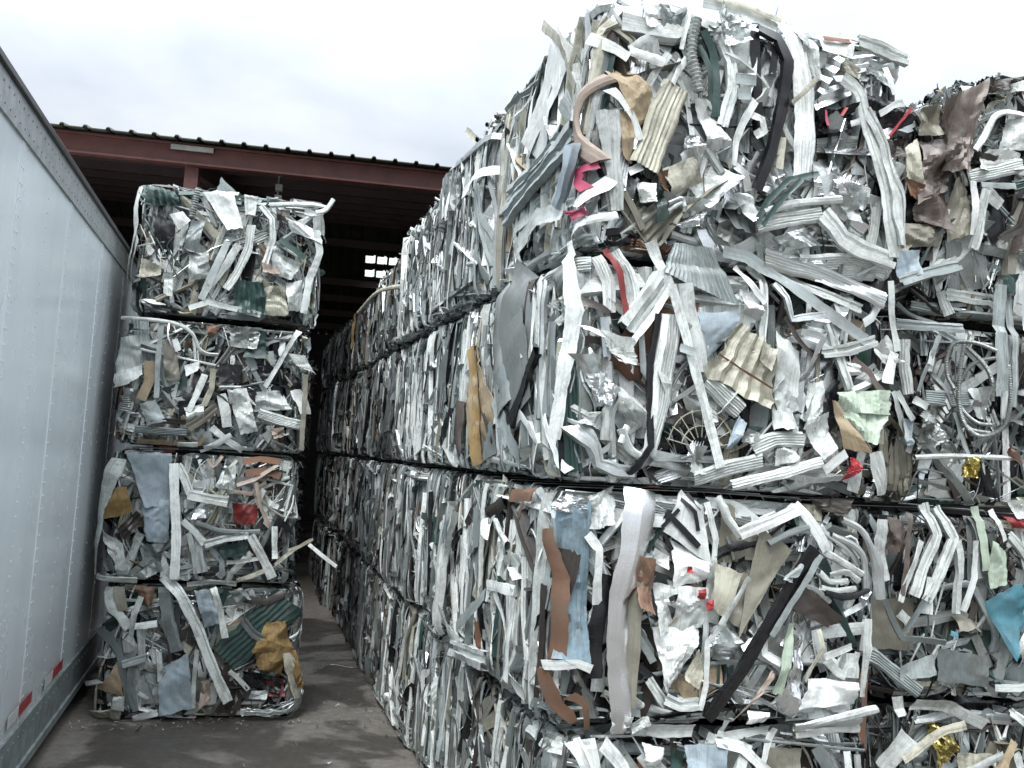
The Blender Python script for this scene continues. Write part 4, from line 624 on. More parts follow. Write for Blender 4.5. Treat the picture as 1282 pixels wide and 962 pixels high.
H_R1 = [
 ('flat','cream',26,[(190,910),(260,860),(330,815),(400,798)],{'n':.1,'tw':.3}), ('S','gold',1,[(330,800),(390,860),(380,940),(310,950)],{'c':.03,'wl':.05,'n':.04,'label':'glinting gold-green foil'}), ('flat','white2',60,[(230,840),(180,900),(140,950)],{'n':.06}), ('flat','white2',40,[(215,720),(220,780)],{'n':.05}), ('S','cream',1,[(400,900),(510,900),(500,990),(400,990)],{'n':.05}), ('flat','beige',34,[(530,960),(560,900),(580,860)],{'n':.06}), ('step','white2',30,[(560,760),(643,830)],{'n':.1}), ('flat','white2',30,[(400,960),(470,930),(530,900)],{'n':.08}), ('flat','white2',30,[(590,900),(600,950)],{'n':.05}),
]
H_M1 = [
 ('flat','white2',60,[(310,900),(350,960),(380,1040)],{'n':.05}), ('S','bluegrey',1,[(450,880),(570,870),(560,1020),(440,1010)],{'n':.05,'c':.012}), ('S','green',1,[(395,880),(430,890),(430,1000),(395,1000)],{'n':.06,'label':'dark green sheet'}), ('flat','white2',34,[(540,860),(620,880),(700,960)],{'n':.07}), ('step','white2',40,[(90,860),(120,940),(150,1050)],{'n':.07}), ('flat','white2',44,[(180,870),(240,940),(250,1050)],{'n':.06}), ('S','taupe',1,[(700,880),(820,890),(810,1010),(700,1010)],{'n':.04,'c':.01}), ('flat','grey',40,[(860,880),(900,960)],{'n':.06}), ('flat','white2',24,[(950,890),(960,1000)],{'n':.07}), ('S','white',1,[(310,870),(370,880),(350,940),(300,930)],{'n':.08,'c':.015}), ('chan','white2',30,[(640,870),(600,980)],{'n':.06}), ('tube','bare',26,[(980,900),(985,1010)],{'n':.07}),
]


# ------------------------------------------------------------------ setting
g = NT('wet_concrete'); co = g.n('ShaderNodeTexCoord').outputs['Object']
n1 = g.noise(1.0, 6, .6, co, .5); n2 = g.noise(14., 8, .7, co); n3 = g.noise(90., 4, .7, co)
base = g.ramp(n2, [(.3, (.100, .093, .080)), (.52, (.145, .133, .115)), (.75, (.21, .195, .17))])
wet = g.ramp(n1, [(.46, 0), (.52, 1)])
c = g.mix(g.math('MULTIPLY', wet, .68), base, (.016, .013, .010))
n4 = g.noise(3.1, 5, .7, co); c = g.mix(g.math('MULTIPLY', g.ramp(n4, [(.55, 0), (.7, 1)]), .4), c, (.03, .026, .02))
g.l(c, g.b.inputs['Base Color']); g.l(g.ramp(g.math('ADD', g.math('MULTIPLY', n1, .8), g.math('MULTIPLY', n2, .2)), [(.45, .8), (.6, .3)]), g.b.inputs['Roughness'])
g.bump(g.math('ADD', n2, g.math('MULTIPLY', n3, .5)), .45, .012)
m = MB(); m.add([(-400, -400, 0), (400, -400, 0), (400, 400, 0), (-400, 400, 0)], [(0, 1, 2, 3)])
tag(m.build('ground', g.m), kind='structure')

# litter of shreds on the concrete
r = np.random.default_rng(55); Vs, Fs, Ms, off = [], [], [], 0
for i in range(260):
    y = r.uniform(6.3, 14) if i % 2 else 7.3+abs(r.normal(0, .5)); x = r.uniform(-.95, 1.35)
    if i % 5 == 0: x = 1.30+r.normal(0, .07)
    if i % 5 == 1: x = r.uniform(-.95, .7); y = 7.58-abs(r.normal(0, .12))
    L = r.uniform(.006, .035); a = r.uniform(0, PI); d = np.array([math.cos(a), math.sin(a), 0])*L/2
    P = np.array([np.array([x, y, .008])-d, [x+r.normal(0, .01), y+r.normal(0, .01), .012+abs(r.normal(0, .008))], np.array([x, y, .008])+d])
    V, F = ribbon(P, r.uniform(.003, .011), 'flat', r.normal(0, .4), .5, .001, r, .03)
    V = V[:, :3]; V[:, 2] = np.maximum(V[:, 2], .004); Vs.append(V); Fs.append(F+off); off += len(V)
    Ms.append(np.full(len(F), MI[['white2', 'dull', 'rust', 'grey', 'taupe', 'bronze', 'taupe', 'brown'][r.integers(8)]]))
tag(link('scrap_litter', mesh_np('scrap_litter', np.concatenate(Vs), np.concatenate(Fs), np.concatenate(Ms), MATS)), kind='stuff')

# ------------------------------------------------------------------ trailer
T0 = hit(0, 70, 2, 3.6); T1 = hit(165, 320, 2, 3.6); td = (T1-T0)[:2]; td /= np.linalg.norm(td)
trz = math.atan2(td[1], td[0]) - PI/2                                   # local +Y runs along the side
org = T0[:2] - td*9.0
tr = empty('box_trailer', (org[0], org[1], 0), trz); tag(tr, 'white box trailer with riveted side parked left of the bales', 'trailer')
tp = NT('trailer_white'); co = tp.n('ShaderNodeTexCoord').outputs['Object']
mp = tp.n('ShaderNodeMapping'); mp.inputs['Scale'].default_value = (2, 2.2, .35); tp.l(co, mp.inputs[0])
a1 = tp.noise(2.2, 6, .65, mp.outputs[0]); a2 = tp.noise(1.1, 5, .6, co); a3 = tp.noise(40, 4, .7, co)
c = tp.mix(tp.math('MULTIPLY', tp.ramp(a1, [(.42, 0), (.75, 1)]), .35), (.63, .70, .735), (.5, .54, .55))
sp = tp.n('ShaderNodeSeparateXYZ'); tp.l(co, sp.inputs[0])
low = tp.n('ShaderNodeMapRange', _1=.2, _2=1.3, _3=1., _4=0.); tp.l(sp.outputs[2], low.inputs[0])
c = tp.mix(tp.math('MULTIPLY', tp.math('MULTIPLY', low.outputs[0], a2), .75), c, (.16, .155, .135))
c = tp.mix(tp.math('MULTIPLY', tp.ramp(a3, [(.62, 0), (.7, 1)]), .25), c, (.2, .19, .17))
tp.l(c, tp.b.inputs['Base Color']); tp.l(tp.ramp(a2, [(.3, .17), (.7, .33)]), tp.b.inputs['Roughness']); tp.bump(a2, .12, .02)
steel = plain('trailer_rail_metal', (.42, .455, .465), .45, .4, .35, 12); darks = plain('black_rubber', (.02, .02, .02), .7)
darkrail = plain('dark_top_cap', (.05, .05, .055), .4, .3, .3); rivm = plain('rivet_metal', (.34, .37, .39), .35, .6)
redt = plain('red_reflective_tape', (.36, .025, .03), .35, 0, .3, 30); whit = plain('white_reflective_tape', (.62, .62, .60), .35, 0, .3, 30); olive = plain('lower_rail_paint', (.27, .31, .31), .5, .2, .5, 9)
LEN, WID, ZB, ZT = 17.0, 2.3, .17, 3.6
panel = 1.19
for k in range(int(LEN/panel)):
    y0 = k*panel; b = MB(); b.box(-.03, 0, y0+.002, y0+panel-.002, ZB+.26, ZT-.20)
    rv = b
    s_ = MB(); s_.box(-.02, .004, y0+panel-.035, y0+panel+.035, ZB+.262, ZT-.202); s_.build('seam_strip', tp.m, tr, .0015)
    for zz in np.arange(ZB+.33, ZT-.25, .075):
        for yy in (y0+panel-.02, y0+panel+.02, y0+panel*.5): 
            if yy == y0+panel*.5 and (int(zz*100) % 2 == 0): pass
            x = .004 if yy > y0+panel*.7 else 0
            rv.cyl((x+.0005, yy, zz), (x+.004, yy, zz), .0045, 6)
    b.build('side_panel', tp.m, tr)
tb = MB(); tb.box(-.035, .012, 0, LEN, ZT-.2, ZT-.035)
b = MB(); b.box(-.06, .03, -.01, LEN+.01, ZT-.035, ZT); b.build('top_cap', darkrail, tr, .006)
bb = MB(); bb.box(-.035, .014, 0, LEN, ZB, ZB+.26); bb.box(-.03, .03, -.005, LEN+.005, ZB-.02, ZB+.03)
for yy in np.arange(.1, LEN, .09): tb.cyl((.0125, yy, ZT-.16), (.016, yy, ZT-.16), .006, 6); tb.cyl((.0125, yy+.04, ZT-.08), (.016, yy+.04, ZT-.08), .006, 6)
for yy in np.arange(.1, LEN, .12): bb.cyl((.0145, yy, ZB+.2), (.018, yy, ZB+.2), .007, 6)
tb.build('top_rail', steel, tr); bb.build('bottom_rail', olive, tr)
def local_y(px, py):                        # place of a mark along the trailer side
    d = F_ + R_*(px-CX)/f_px - U_*(py-CY)/f_px; nn = np.array([td[1], -td[0], 0]); o = np.array([org[0], org[1], 0])
    p = EYE + d*(((o-EYE)@nn)/(d@nn)); return (p-o)@np.array([td[0], td[1], 0]), p[2]
for (px, py) in ((69, 838), (28, 881)):
    yy, zz = local_y(px, py)
    b = MB(); b.box(.0142, .0165, yy-.16, yy+.16, zz-.032, zz+.032); b.build('reflector_tape', redt, tr)
    b = MB(); b.box(.0142, .0160, yy-.40, yy-.165, zz-.032, zz+.032); b.build('reflector_tape', whit, tr)
b = MB(); b.box(-WID, -.036, .0, LEN, ZB+.02, ZB+.1); b.build('floor_deck', steel, tr)
b = MB(); b.box(-WID, -.036, .0, LEN, ZT-.04, ZT-.012); b.build('roof', tp.m, tr)
b = MB(); b.box(-WID-.03, -WID, .0, LEN, ZB, ZT); b.build('side_wall', tp.m, tr)
b = MB(); b.box(-WID, -.036, LEN-.03, LEN, ZB+.1, ZT-.04); b.build('front_wall', tp.m, tr)
for s0 in (0, 1):
    b = MB(); b.box(-.06-(WID/2)*s0, -.06-(WID/2)*s0-WID/2+.14, .0, .04, ZB+.1, ZT-.05); b.build('rear_door', tp.m, tr, .004)
for yy in (1.2, 2.2, LEN-3):
    for xx in (-.3, -WID+.05):
        w = MB(); w.cyl((xx, yy, .42), (xx+.22, yy, .42), .42, 28); wo_ = w.build('wheel', darks, tr, .03); w = MB(); w.cyl((xx+.2, yy, .42), (xx+.225, yy, .42), .24, 20); w.build('rim', steel, wo_)

# ------------------------------------------------------------------ shed
A = hit(65, 158, 2, 5.4); B = hit(570, 213, 2, 5.4); ed = (B-A)[:2]; ed /= np.linalg.norm(ed); srz = math.atan2(ed[1], ed[0])
sh = empty('open_shed', (A[0], A[1], 0), srz); tag(sh, 'open-fronted red steel shed with ribbed metal roof behind the bales', 'shed')
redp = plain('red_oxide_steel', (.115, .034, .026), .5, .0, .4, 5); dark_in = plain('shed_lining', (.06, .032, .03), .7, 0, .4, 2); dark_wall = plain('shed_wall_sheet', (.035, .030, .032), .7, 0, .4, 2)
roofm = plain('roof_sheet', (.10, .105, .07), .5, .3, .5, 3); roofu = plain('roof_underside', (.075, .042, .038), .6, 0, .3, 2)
X0, X1, DEP, ZR = -7.0, 12.0, 18.0, 6.9
sl = (ZR-5.4)/(DEP/2)
def roofz(y): return 5.4+sl*y if y < DEP/2 else ZR-sl*(y-DEP/2)
b = MB(); b.box(X0, X1, 0, .06, 5.12, 5.36); b.box(X0, X1, -.05, .0, 5.335, 5.36); b.box(X0, X1, -.05, 0, 5.12, 5.145); b.build('fascia_beam', redp, sh, .004)
# ribbed roof sheets, with openings for the translucent panes
def roof_sheet(xa, xb, ya, yb, name, mat):
    b = MB(); pro = []
    x = xa
    xs = []
    while x < xb-.001:
        xs += [(x, 0), (min(x+.18, xb), 0), (min(x+.195, xb), .028), (min(x+.225, xb), .028), (min(x+.24, xb), 0)]; x += .24
    pts = [(px_, ya, roofz(ya)+dz) for px_, dz in xs]+[(px_, yb, roofz(yb)+dz) for px_, dz in xs]
    n = len(xs); pts += [(p[0], p[1], p[2]-.01) for p in pts]
    b.add(pts, [(i, i+1, n+i+1, n+i) for i in range(n-1)]+[(2*n+i, 3*n+i, 3*n+i+1, 2*n+i+1) for i in range(n-1)]+[(i, 2*n+i, 2*n+i+1, i+1) for i in range(n-1)])
    return b.build(name, mat, sh)
roof_sheet(X0, X1, -.22, DEP/2, 'roof', roofm)
# back slope: rows of translucent sheets light the shed
pane = NT('translucent_sheet'); trn = pane.n('ShaderNodeBsdfTranslucent'); trn.inputs[0].default_value = (.6, .6, .55, 1); trp = pane.n('ShaderNodeBsdfTransparent'); mx = pane.n('ShaderNodeMixShader', _0=.4); pane.l(trn.outputs[0], mx.inputs[1]); pane.l(trp.outputs[0], mx.inputs[2]); pane.l(mx.outputs[0], pane.out.inputs[0])
def backpt(px, py):                       # sight line through a pixel meets the back slope
    d = F_ + R_*(px-CX)/f_px - U_*(py-CY)/f_px; c_, s_ = math.cos(srz), math.sin(srz); tt = 0
    for k in range(4000):
        p = EYE+d*k*.01; q = p[:2]-A[:2]; ly = -s_*q[0]+c_*q[1]; lx = c_*q[0]+s_*q[1]
        if ly > DEP/2 and p[2] > roofz(ly): return lx, ly
    return None
corn = [backpt(457, 346), backpt(461, 320)]
cols = [backpt(457, 340), backpt(500, 340)]
ya = min(corn[0][1], corn[1][1]); yb = max(corn[0][1], corn[1][1]); xa = min(cols[0][0], cols[1][0])
ymid = (ya+yb)/2; pw = (abs(cols[1][0]-cols[0][0]))/3
hy = [(ya, ya+.34*(yb-ya)), (yb-.34*(yb-ya), yb)]
hx = [(xa+i*pw, xa+i*pw+pw*.82) for i in range(3)]
roof_sheet(X0, hx[0][0], DEP/2, DEP+.2, 'roof', roofm); roof_sheet(hx[2][1], X1, DEP/2, DEP+.2, 'roof', roofm)
ys = [DEP/2, hy[0][0], hy[0][1], hy[1][0], hy[1][1], DEP+.2]
for k in (0, 2, 4): roof_sheet(hx[0][0], hx[2][1], ys[k], ys[k+1], 'roof', roofm)
for (u0, u1) in hy:
    for i in range(3):
        if i < 2: roof_sheet(hx[i][1], hx[i+1][0], u0, u1, 'roof', roofm)
        x0_, x1_ = hx[i]; b = MB(); b.add([(x0_, u0, roofz(u0)+.006), (x1_, u0, roofz(u0)+.006), (x1_, u1, roofz(u1)+.006), (x0_, u1, roofz(u1)+.006)], [(0, 1, 2, 3)]); b.build('skylight_pane', pane.m, sh)
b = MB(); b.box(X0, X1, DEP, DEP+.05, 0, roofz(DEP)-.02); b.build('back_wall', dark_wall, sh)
for xx in (X0, X1):
    b = MB(); q = [(0., 0.), (DEP, 0.), (DEP, roofz(DEP)-.03), (DEP/2, ZR-.03), (0., 5.1)]
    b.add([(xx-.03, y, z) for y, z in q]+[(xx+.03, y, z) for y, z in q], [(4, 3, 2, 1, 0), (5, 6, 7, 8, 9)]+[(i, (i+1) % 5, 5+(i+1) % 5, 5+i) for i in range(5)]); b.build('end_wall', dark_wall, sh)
pc = hit(242, 210, 2, 5.0); c_, s_ = math.cos(srz), math.sin(srz); q = pc[:2]-A[:2]; pxl = c_*q[0]+s_*q[1]
qp = hit(242, 190, 2, 5.3); q = qp[:2]-A[:2]; pxl = c_*q[0]+s_*q[1]
for xx in (pxl-5.6, pxl, pxl+5.6, pxl+11):
    if not X0 < xx < X1: continue
    for yy in (.13, DEP/2, DEP-.3):
        zt = min(5.12, roofz(yy)) if yy < 1 else roofz(yy)-.25
        b = MB(); b.box(xx-.075, xx+.075, yy-.07, yy-.055, 0, zt); b.box(xx-.075, xx+.075, yy+.055, yy+.07, 0, zt); b.box(xx-.006, xx+.006, yy-.054, yy+.054, 0, zt); b.build('column', redp, sh)
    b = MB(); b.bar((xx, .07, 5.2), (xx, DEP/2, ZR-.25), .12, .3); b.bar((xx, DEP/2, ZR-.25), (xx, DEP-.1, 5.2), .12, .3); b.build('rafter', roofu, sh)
for yy in list(np.arange(1.2, DEP, 1.3)):
    if any(u0-.05 < yy < u1+.05 for u0, u1 in hy): continue
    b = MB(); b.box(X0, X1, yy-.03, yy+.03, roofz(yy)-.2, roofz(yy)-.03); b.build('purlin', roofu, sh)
gal = plain('galvanised_bracket', (.38, .38, .35), .5, .3, .3)
b = MB(); b.box(pxl-.22, pxl+.24, -.075, -.0515, 5.27, 5.325); b.build('splice_plate', gal, sh)
lx = pxl+.92
bm_ = MB(); bm_.cyl((lx, .5, 4.72), (lx, .5, 5.3), .008, 6)
for z0_ in (4.74, 4.93, 5.06): bm_.box(lx-.03, lx+.05, .46, .54, z0_, z0_+.075)
hl = bm_.build('hanging_chain_block', gal); hl.location = sh.location; hl.rotation_euler = sh.rotation_euler; tag(hl, 'small grey pulley blocks hanging under the red fascia', 'chain block')

# ------------------------------------------------------------------ bales
rj = random.Random(4)
# near end of the main stack, from the top down: traced pieces over a random filling
GAP = .018
near = [
 (3, c5, H_M4, c55, H_M4S, 1.13, 'brightest topmost bale at the near corner, with black bent channel and tan sheet', 11),
 (2, c6, H_M3, c3, H_M3S, .985, 'near corner bale with fan-shaped ribbed grey sheet and pale green panel', 12),
 (1, c7, H_M2, c4, H_M2S, .99, 'near corner bale with shiny tall aluminium sheet and black-figured white sign sheet', 13),
 (0, c7, H_M1, None, [], .99, 'lowest near corner bale on the concrete, cut by the bottom of the photo', 14)]
for k, cf, hf, cs, hs, h, lab, seed in near:
    b = Bale(MW-.04, BL-.03, h-GAP, (MX+[0, -.02, -.0, .02][k], YF+BL/2, k*1.0), 0, seed)
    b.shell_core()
    dens = 1. if k else .5
    b.fill(0, b.w, int(250*dens), PAL_WHITE, ang=.45, slivers=int(190*dens), shards=int(520*dens), sheets=int(52*dens), nmax=.018, nmin=-.19, shin=.02, kink=1.1, wmin=.016, wmax=.085, lmax=1., promote=1)
    b.fill(-b.l+.05, 0., 430, PAL_WHITE if k == 3 else PAL_SIDE, ang=.09, slivers=200, shards=160, sheets=34, nmax=.03, kink=.5, wmin=.012, wmax=.085, lmin=.35, lmax=1.2, tw=.7, promote=1)
    b.fill(b.w, b.w+.7, 80, PAL_DEEP_SHADE, ang=.3, shards=60, sheets=12, nmax=.02)  # side facing the gap gets its shade from dark piece colours
    if k == 3: b.fill(0, b.w, 150, PAL_WHITE, v0=0, v1=b.l, where='top', nmin=-.03, nmax=.06, ang=1., lmin=.1, lmax=.5, shards=300, kink=2, sheets=25, slivers=60)
    if cs: b.hero('s', cs, hs)
    b.hero('f', cf, hf)
    b.ties([-.55, -.2, .18, .55])
    if k == 2:                                   # the spoked grille lying in a dark recess
        for rr in (.10, .165):
            a_ = np.linspace(PI*.05, PI*.95, 14); cx_, cy_ = b.pt(690+.3533*520, 290+.3533*770, 'f')
            b.add(ribbon(np.c_[cx_-np.cos(a_)*rr*.95, cy_+np.sin(a_)*rr, np.full(14, .03)], .006, 'tube', 0, 0, .001, b.r, .02), 'cream', 'wrap', 'spoked_grille', None, 50)
        for a0 in np.linspace(.2, PI-.2, 9):
            b.add(ribbon(np.array([(cx_-math.cos(a0)*.05, cy_+math.sin(a0)*.05, .03), (cx_-math.cos(a0)*.165, cy_+math.sin(a0)*.17, .03)]), .005, 'tube', 0, 0, .0005, b.r, .03), 'cream', 'wrap', 'spoked_grille', None, 50)
    if k == 1:                                   # black figures on the white sign sheet
        for pts, w in (([(378,128),(480,240)], 20), ([(362,178),(420,120)], 13), ([(432,88),(470,130),(478,190)], 14), ([(455,70),(490,120)], 10), ([(395,250),(370,200)], 13)):
            P3 = [(*b.pt(680+.3867*x, 590+.3867*y, 'f'), .073) for x, y in pts]
            b.add(ribbon(P3, w*.3867*4.1/f_px, 'flat', 0, 0, .0006, b.r, .05), 'black', 'wrap', 'sign_figure', 'black printed figure', 60)
    b.build(lab, G_MAIN, 80)

# the stack at the right edge
right = [
 (3, (1080, 80, .291), H_R4, 1.12, 'top bale at the right edge with crumpled glossy brown sheet', 21),
 (2, (1080, 330, .3222), H_R3, .985, 'right-edge bale with coils of silver flexible conduit', 22),
 (1, (1040, 600, .3764), H_R2, .985, 'right-edge bale with crumpled bright blue sheet', 23),
 (0, (1040, 600, .3764), H_R1, .985, 'lowest right-edge bale with glinting gold foil', 24)]
for k, cf, hf, h, lab, seed in right:
    b = Bale(1.42, 1.4, h-.02, (3.10+.71, 4.22+.7, k*1.0-.02), 0, seed)
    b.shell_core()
    b.fill(0, .34, 90, PAL_DEEP_SHADE, ang=.3, shards=80, slivers=60, sheets=14, nmax=-.05, nmin=-.2)  # dark set-back pieces paint the shadowed break beside the main stack
    b.fill(.27, b.w, 210, PAL_RIGHT, ang=.35, slivers=200, shards=420, sheets=28, nmax=.018, nmin=-.17, shin=.02, wmin=.014, wmax=.065, promote=1)
    b.fill(-.6, 0, 50, PAL_DEEP_SHADE, ang=.2, shards=60, sheets=8, nmax=.02)  # gap shade put into the piece colours here too
    if k == 3: b.fill(0, b.w, 90, PAL_WHITE, v0=0, v1=b.l, where='top', nmin=-.03, nmax=.05, ang=1., lmin=.1, lmax=.5, shards=120, kink=2)
    if k == 3:                                   # the bale stands higher towards the right
        b.h = 1.36; b.fill(.52, b.w, 110, PAL_WHITE, v0=.85, v1=1.33, ang=.6, shards=80, slivers=50, sheets=26, nmax=.02, nmin=-.25, lmin=.1, lmax=.4, promote=1)
        b.fill(.55, b.w, 50, PAL_WHITE, v0=.0, v1=.6, where='top', nmin=-.05, nmax=.03, ang=1., lmin=.1, lmax=.5, shards=50, kink=2, sheets=20)
    b.hero('f', cf, hf); b.ties([-.45, 0, .45]) if k < 3 else None
    b.build(lab, G_RIGHT, 50)

# free-standing stack by the trailer
left = [
 (3, (0, 140, .3432), H_L4, 1.0, -.13, 1.33, 'top bale of the left stack, dark green ribbed panels and small white square', 31),
 (2, (120, 390, .2418), H_L3, .985, -.165, 1.33, 'second bale from the top of the left stack, with curved pale pipe', 32),
 (1, (100, 560, .3636), H_L2, .985, -.155, 1.34, 'left stack bale with tall blue-grey sheet and orange scrap', 33),
 (0, (100, 560, .3636), H_L1, .99, -.09, 1.38, 'bottom bale of the left stack with ragged orange-yellow foam', 34)]
for k, cf, hf, h, cx0, w0, lab, seed in left:
    b = Bale(w0-.06, 1.2, h-.014, (cx0, 7.65+.6, k*1.0), 0, seed)
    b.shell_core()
    b.fill(0, b.w, 220, PAL_LEFT, ang=.4, slivers=220, shards=450, sheets=32, nmax=.018, nmin=-.17, shin=.02, wmin=.016, wmax=.075, promote=1)
    b.fill(b.w, b.w+b.l-.05, 130, PAL_LEFT, ang=.25, shards=120, sheets=12, nmax=.04)
    b.fill(-b.l+.05, 0, 130, PAL_LEFT, ang=.25, shards=120, sheets=12, nmax=.03)
    if k == 3: b.fill(0, b.w, 90, PAL_LEFT, v0=0, v1=b.l, where='top', nmin=-.03, nmax=.05, ang=1., lmin=.1, lmax=.5, shards=150, kink=2)
    b.hero('f', cf, hf); b.ties([-.35, .0, .35])
    if k == 0:                                    # tangle of loose wire at the lower right
        for i in range(26):
            px_, py_ = 700+b.r.normal(0, 22), 905+b.r.normal(0, 9)
            pts = [(560+b.r.uniform(-10, 30), 900+b.r.uniform(-14, 20)), (640, py_+b.r.normal(0, 8)), (px_, py_), (750+b.r.uniform(-12, 18), 845+b.r.normal(0, 12)), (775+b.r.normal(0, 8), 800+b.r.normal(0, 20))]
            P3 = [(*b.pt(100+.3636*x, 560+.3636*y, 'f'), .05+b.r.uniform(0, .05)) for x, y in pts]
            b.add(ribbon(np.array(P3), .004, 'tube', 0, 0, .004, b.r, .03), 'bare', 'wrap', 'loose_wire', None, 45)
    b.build(lab, G_LEFT, 60)

# the rest of the long stack, going back along the aisle
ORD = ['', 'second', 'third', 'fourth', 'fifth', 'sixth', 'seventh', 'eighth']; LAY = ['bottom', 'second-from-bottom', 'third-from-bottom', 'top']
for i in range(1, 8):
    for k in range(4):
        sd = 100+i*10+k; rr = random.Random(sd)
        h = (1.0 if k < 3 else [0, 1.06, .97, .88, .82, .78, .76, .75][i])
        b = Bale(MW-.05, BL-.035, h-.014, (MX+rr.uniform(-.045, .045), YF+BL/2+i*BL+rr.uniform(-.02, .02), k*1.0-.004*i), rr.uniform(-.012, .012), sd)
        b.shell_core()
        pal = PAL_SIDE if i < 3 else (PAL_SHADE if i < 4 else PAL_DEEP_SHADE)  # rows further back darkened by colour to paint the shade there
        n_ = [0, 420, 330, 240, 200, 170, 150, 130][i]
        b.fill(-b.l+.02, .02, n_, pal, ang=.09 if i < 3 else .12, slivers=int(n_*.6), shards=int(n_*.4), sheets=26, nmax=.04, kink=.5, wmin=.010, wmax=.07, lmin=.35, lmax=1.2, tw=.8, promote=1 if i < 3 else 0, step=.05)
        if k == 3: b.fill(0, .6, 90, pal, v0=0, v1=b.l, where='top', nmin=-.02, nmax=.10, ang=1.2, lmin=.1, lmax=.4, shards=120, kink=2, sheets=14)
        b.ties([-.5, -.1, .3])
        if i == 1 and k == 3: b.hero('s', c3, [('flat','white',.06,[(575,38),(550,75),(522,112)],{'n':.08}), ('step','cream',.13,[(830,25),(740,95),(645,180)],{'n':.05}), ('rib','lgrey',.10,[(640,120),(760,60)],{'n':.05})])
        if i == 3 and k == 3:
            b.hero('s', c3, [('flat','foam',.22,[(190,470),(178,570)],{'n':.10,'c':.01,'label':'crumpled yellow wrapping','name':'wrapping_piece'}), ('tube','cream',.045,[(205,465),(265,405),(360,383)],{'n':.12,'c':.001})])
        word = 'grey bale' if i < 3 else 'shade-coloured grey bale'
        place = ['on the concrete', 'below eye level', 'just above eye level', 'on top'][k]
        b.build(f'{word} {ORD[i]} back along the aisle side of the long stack, {LAY[k]} layer' , G_MAIN, 26)

# bales deep inside the shed, in the gap between the two stacks
for k in range(4):
    b = Bale(1.5, 1.3, .9 if k < 3 else .86, (.55, 17.9, k*.91), 0, 300+k, .02)
    b.shell_core()
    pal = [('bronze', 5), ('black', 5), ('grey', 4), ('dull', 3)] if k < 3 else [('white2', 5), ('bare', 5), ('darkred', 3), ('dull', 4), ('copper', 1), ('foil', 2)]
    b.fill(0, b.w, 130, pal, ang=.8, shards=350, sheets=10 if k < 3 else 30, nmax=.04, wmin=.006, wmax=.03 if k < 3 else .05, kink=2)
    b.build(['bottom dark wire bale deep in the shed between the stacks', 'second dark wire bale up, deep in the shed', 'third dark wire bale up, deep in the shed', 'silvery bale with red bits on top of the dark bales deep inside'][k], G_BACK, 0)

# odd pieces lying about
r = np.random.default_rng(77)
P = [hit(x, y, 2, .012) for x, y in ((392, 843), (412, 831), (440, 836), (478, 833))]
V, F = ribbon(np.array(P), .007, 'tube', 0, 0, .0, r, .05)
tag(link('loose_wire', mesh_np('loose_wire', V, F, None, [MATS[MI['bare']]])), 'pale loose wire curling on the concrete beside the long stack', 'wire')
P = [hit(x, y, 2, .012) for x, y in ((375, 748), (395, 742), (418, 752))]
V, F = ribbon(np.array(P), .007, 'tube', 0, 0, .0, r, .05)
tag(link('loose_wire', mesh_np('loose_wire', V, F, None, [MATS[MI['bare']]])), 'thin loose wire on the concrete deeper in the aisle', 'wire')
rb = [hit(1085, 860, 1, 4.05), hit(1087, 962, 1, 4.05)]
V, F = sheet([(2.90, 4.05, .2), (3.10, 4.12, .2), (3.10, 4.12, 1.27), (2.92, 4.05, 1.25)], (8, 14), .02, .12, r=r, fold=False)
tag(link('rusty_sheet', mesh_np('rusty_sheet', V, F, None, [MATS[MI['rust']]])), 'rusty orange-brown sheet wedged upright in the gap between two stacks', 'metal sheet')

# ------------------------------------------------------------------ light
w = bpy.data.worlds.new('World'); bpy.context.scene.world = w; w.use_nodes = True; t = w.node_tree; t.nodes.clear()
sunel, sunaz = math.radians(52), math.radians(215)        # azimuth clockwise from +Y
sky = t.nodes.new('ShaderNodeTexSky'); sky.sky_type = 'NISHITA'; sky.sun_disc = False; sky.sun_elevation = sunel; sky.sun_rotation = sunaz; sky.air_density = 1.2; sky.dust_density = 2.
tc = t.nodes.new('ShaderNodeTexCoord'); sep = t.nodes.new('ShaderNodeSeparateXYZ'); t.links.new(tc.outputs['Generated'], sep.inputs[0])
def M(op, a, b=0.):
    m = t.nodes.new('ShaderNodeMath'); m.operation = op
    for i, v in enumerate((a, b)):
        if isinstance(v, (int, float)): m.inputs[i].default_value = v
        else: t.links.new(v, m.inputs[i])
    return m.outputs[0]
zc = M('MAXIMUM', sep.outputs[2], 0.)
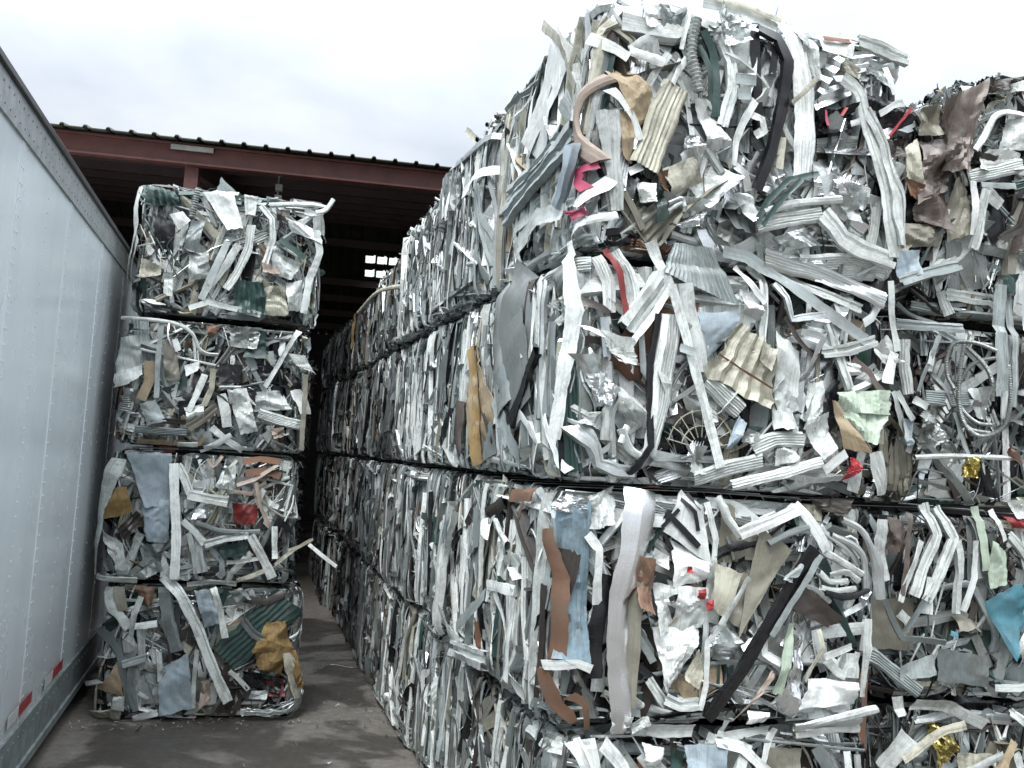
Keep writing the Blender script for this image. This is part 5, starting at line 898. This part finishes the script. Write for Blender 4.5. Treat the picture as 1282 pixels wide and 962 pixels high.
# cloud layer seen on a plane overhead
den = M('ADD', zc, .35); cb = t.nodes.new('ShaderNodeCombineXYZ'); t.links.new(M('DIVIDE', sep.outputs[0], den), cb.inputs[0]); t.links.new(M('DIVIDE', sep.outputs[1], den), cb.inputs[1])
def N(scale, detail, rough, dist=0.):
    n = t.nodes.new('ShaderNodeTexNoise'); n.inputs['Scale'].default_value = scale; n.inputs['Detail'].default_value = detail; n.inputs['Roughness'].default_value = rough; n.inputs['Distortion'].default_value = dist
    t.links.new(cb.outputs[0], n.inputs['Vector']); return n.outputs['Fac']
n1 = N(1.7, 5, .5, .3); n2 = N(4.5, 6, .5)
nn = M('ADD', M('MULTIPLY', n1, .7), M('MULTIPLY', n2, .3))
rp = t.nodes.new('ShaderNodeValToRGB'); e = rp.color_ramp.elements; e[0].position = .40; e[0].color = (.58, .63, .70, 1); e[1].position = .60; e[1].color = (.80, .835, .87, 1); t.links.new(nn, rp.inputs[0])
grad = M('ADD', M('MULTIPLY', M('POWER', zc, 2.6), 46.), 5.9)
mul = t.nodes.new('ShaderNodeVectorMath'); mul.operation = 'SCALE'; t.links.new(rp.outputs[0], mul.inputs[0]); t.links.new(grad, mul.inputs[3])
mixn = t.nodes.new('ShaderNodeMix'); mixn.data_type = 'RGBA'; mixn.inputs[0].default_value = .9; t.links.new(sky.outputs[0], mixn.inputs[6]); t.links.new(mul.outputs[0], mixn.inputs[7])
bg = t.nodes.new('ShaderNodeBackground'); bg.inputs[1].default_value = .1; t.links.new(mixn.outputs[2], bg.inputs[0])
wo = t.nodes.new('ShaderNodeOutputWorld'); t.links.new(bg.outputs[0], wo.inputs[0])
sd = bpy.data.lights.new('sun', 'SUN'); sd.energy = 1.5; sd.angle = math.radians(25); sd.color = (1, .98, .95)
so = bpy.data.objects.new('sun', sd); C.objects.link(so)
dv = Matrix.Rotation(0, 3, 'X') @ __import__('mathutils').Vector((math.sin(sunaz)*math.cos(sunel), math.cos(sunaz)*math.cos(sunel), math.sin(sunel)))
so.rotation_euler = dv.to_track_quat('Z', 'Y').to_euler()
sc = bpy.context.scene
sc.view_settings.view_transform = 'Standard'; sc.view_settings.look = 'None'; sc.view_settings.exposure = .74; sc.view_settings.gamma = 1

sc.cycles.max_bounces = 5; sc.cycles.diffuse_bounces = 3; sc.cycles.glossy_bounces = 3
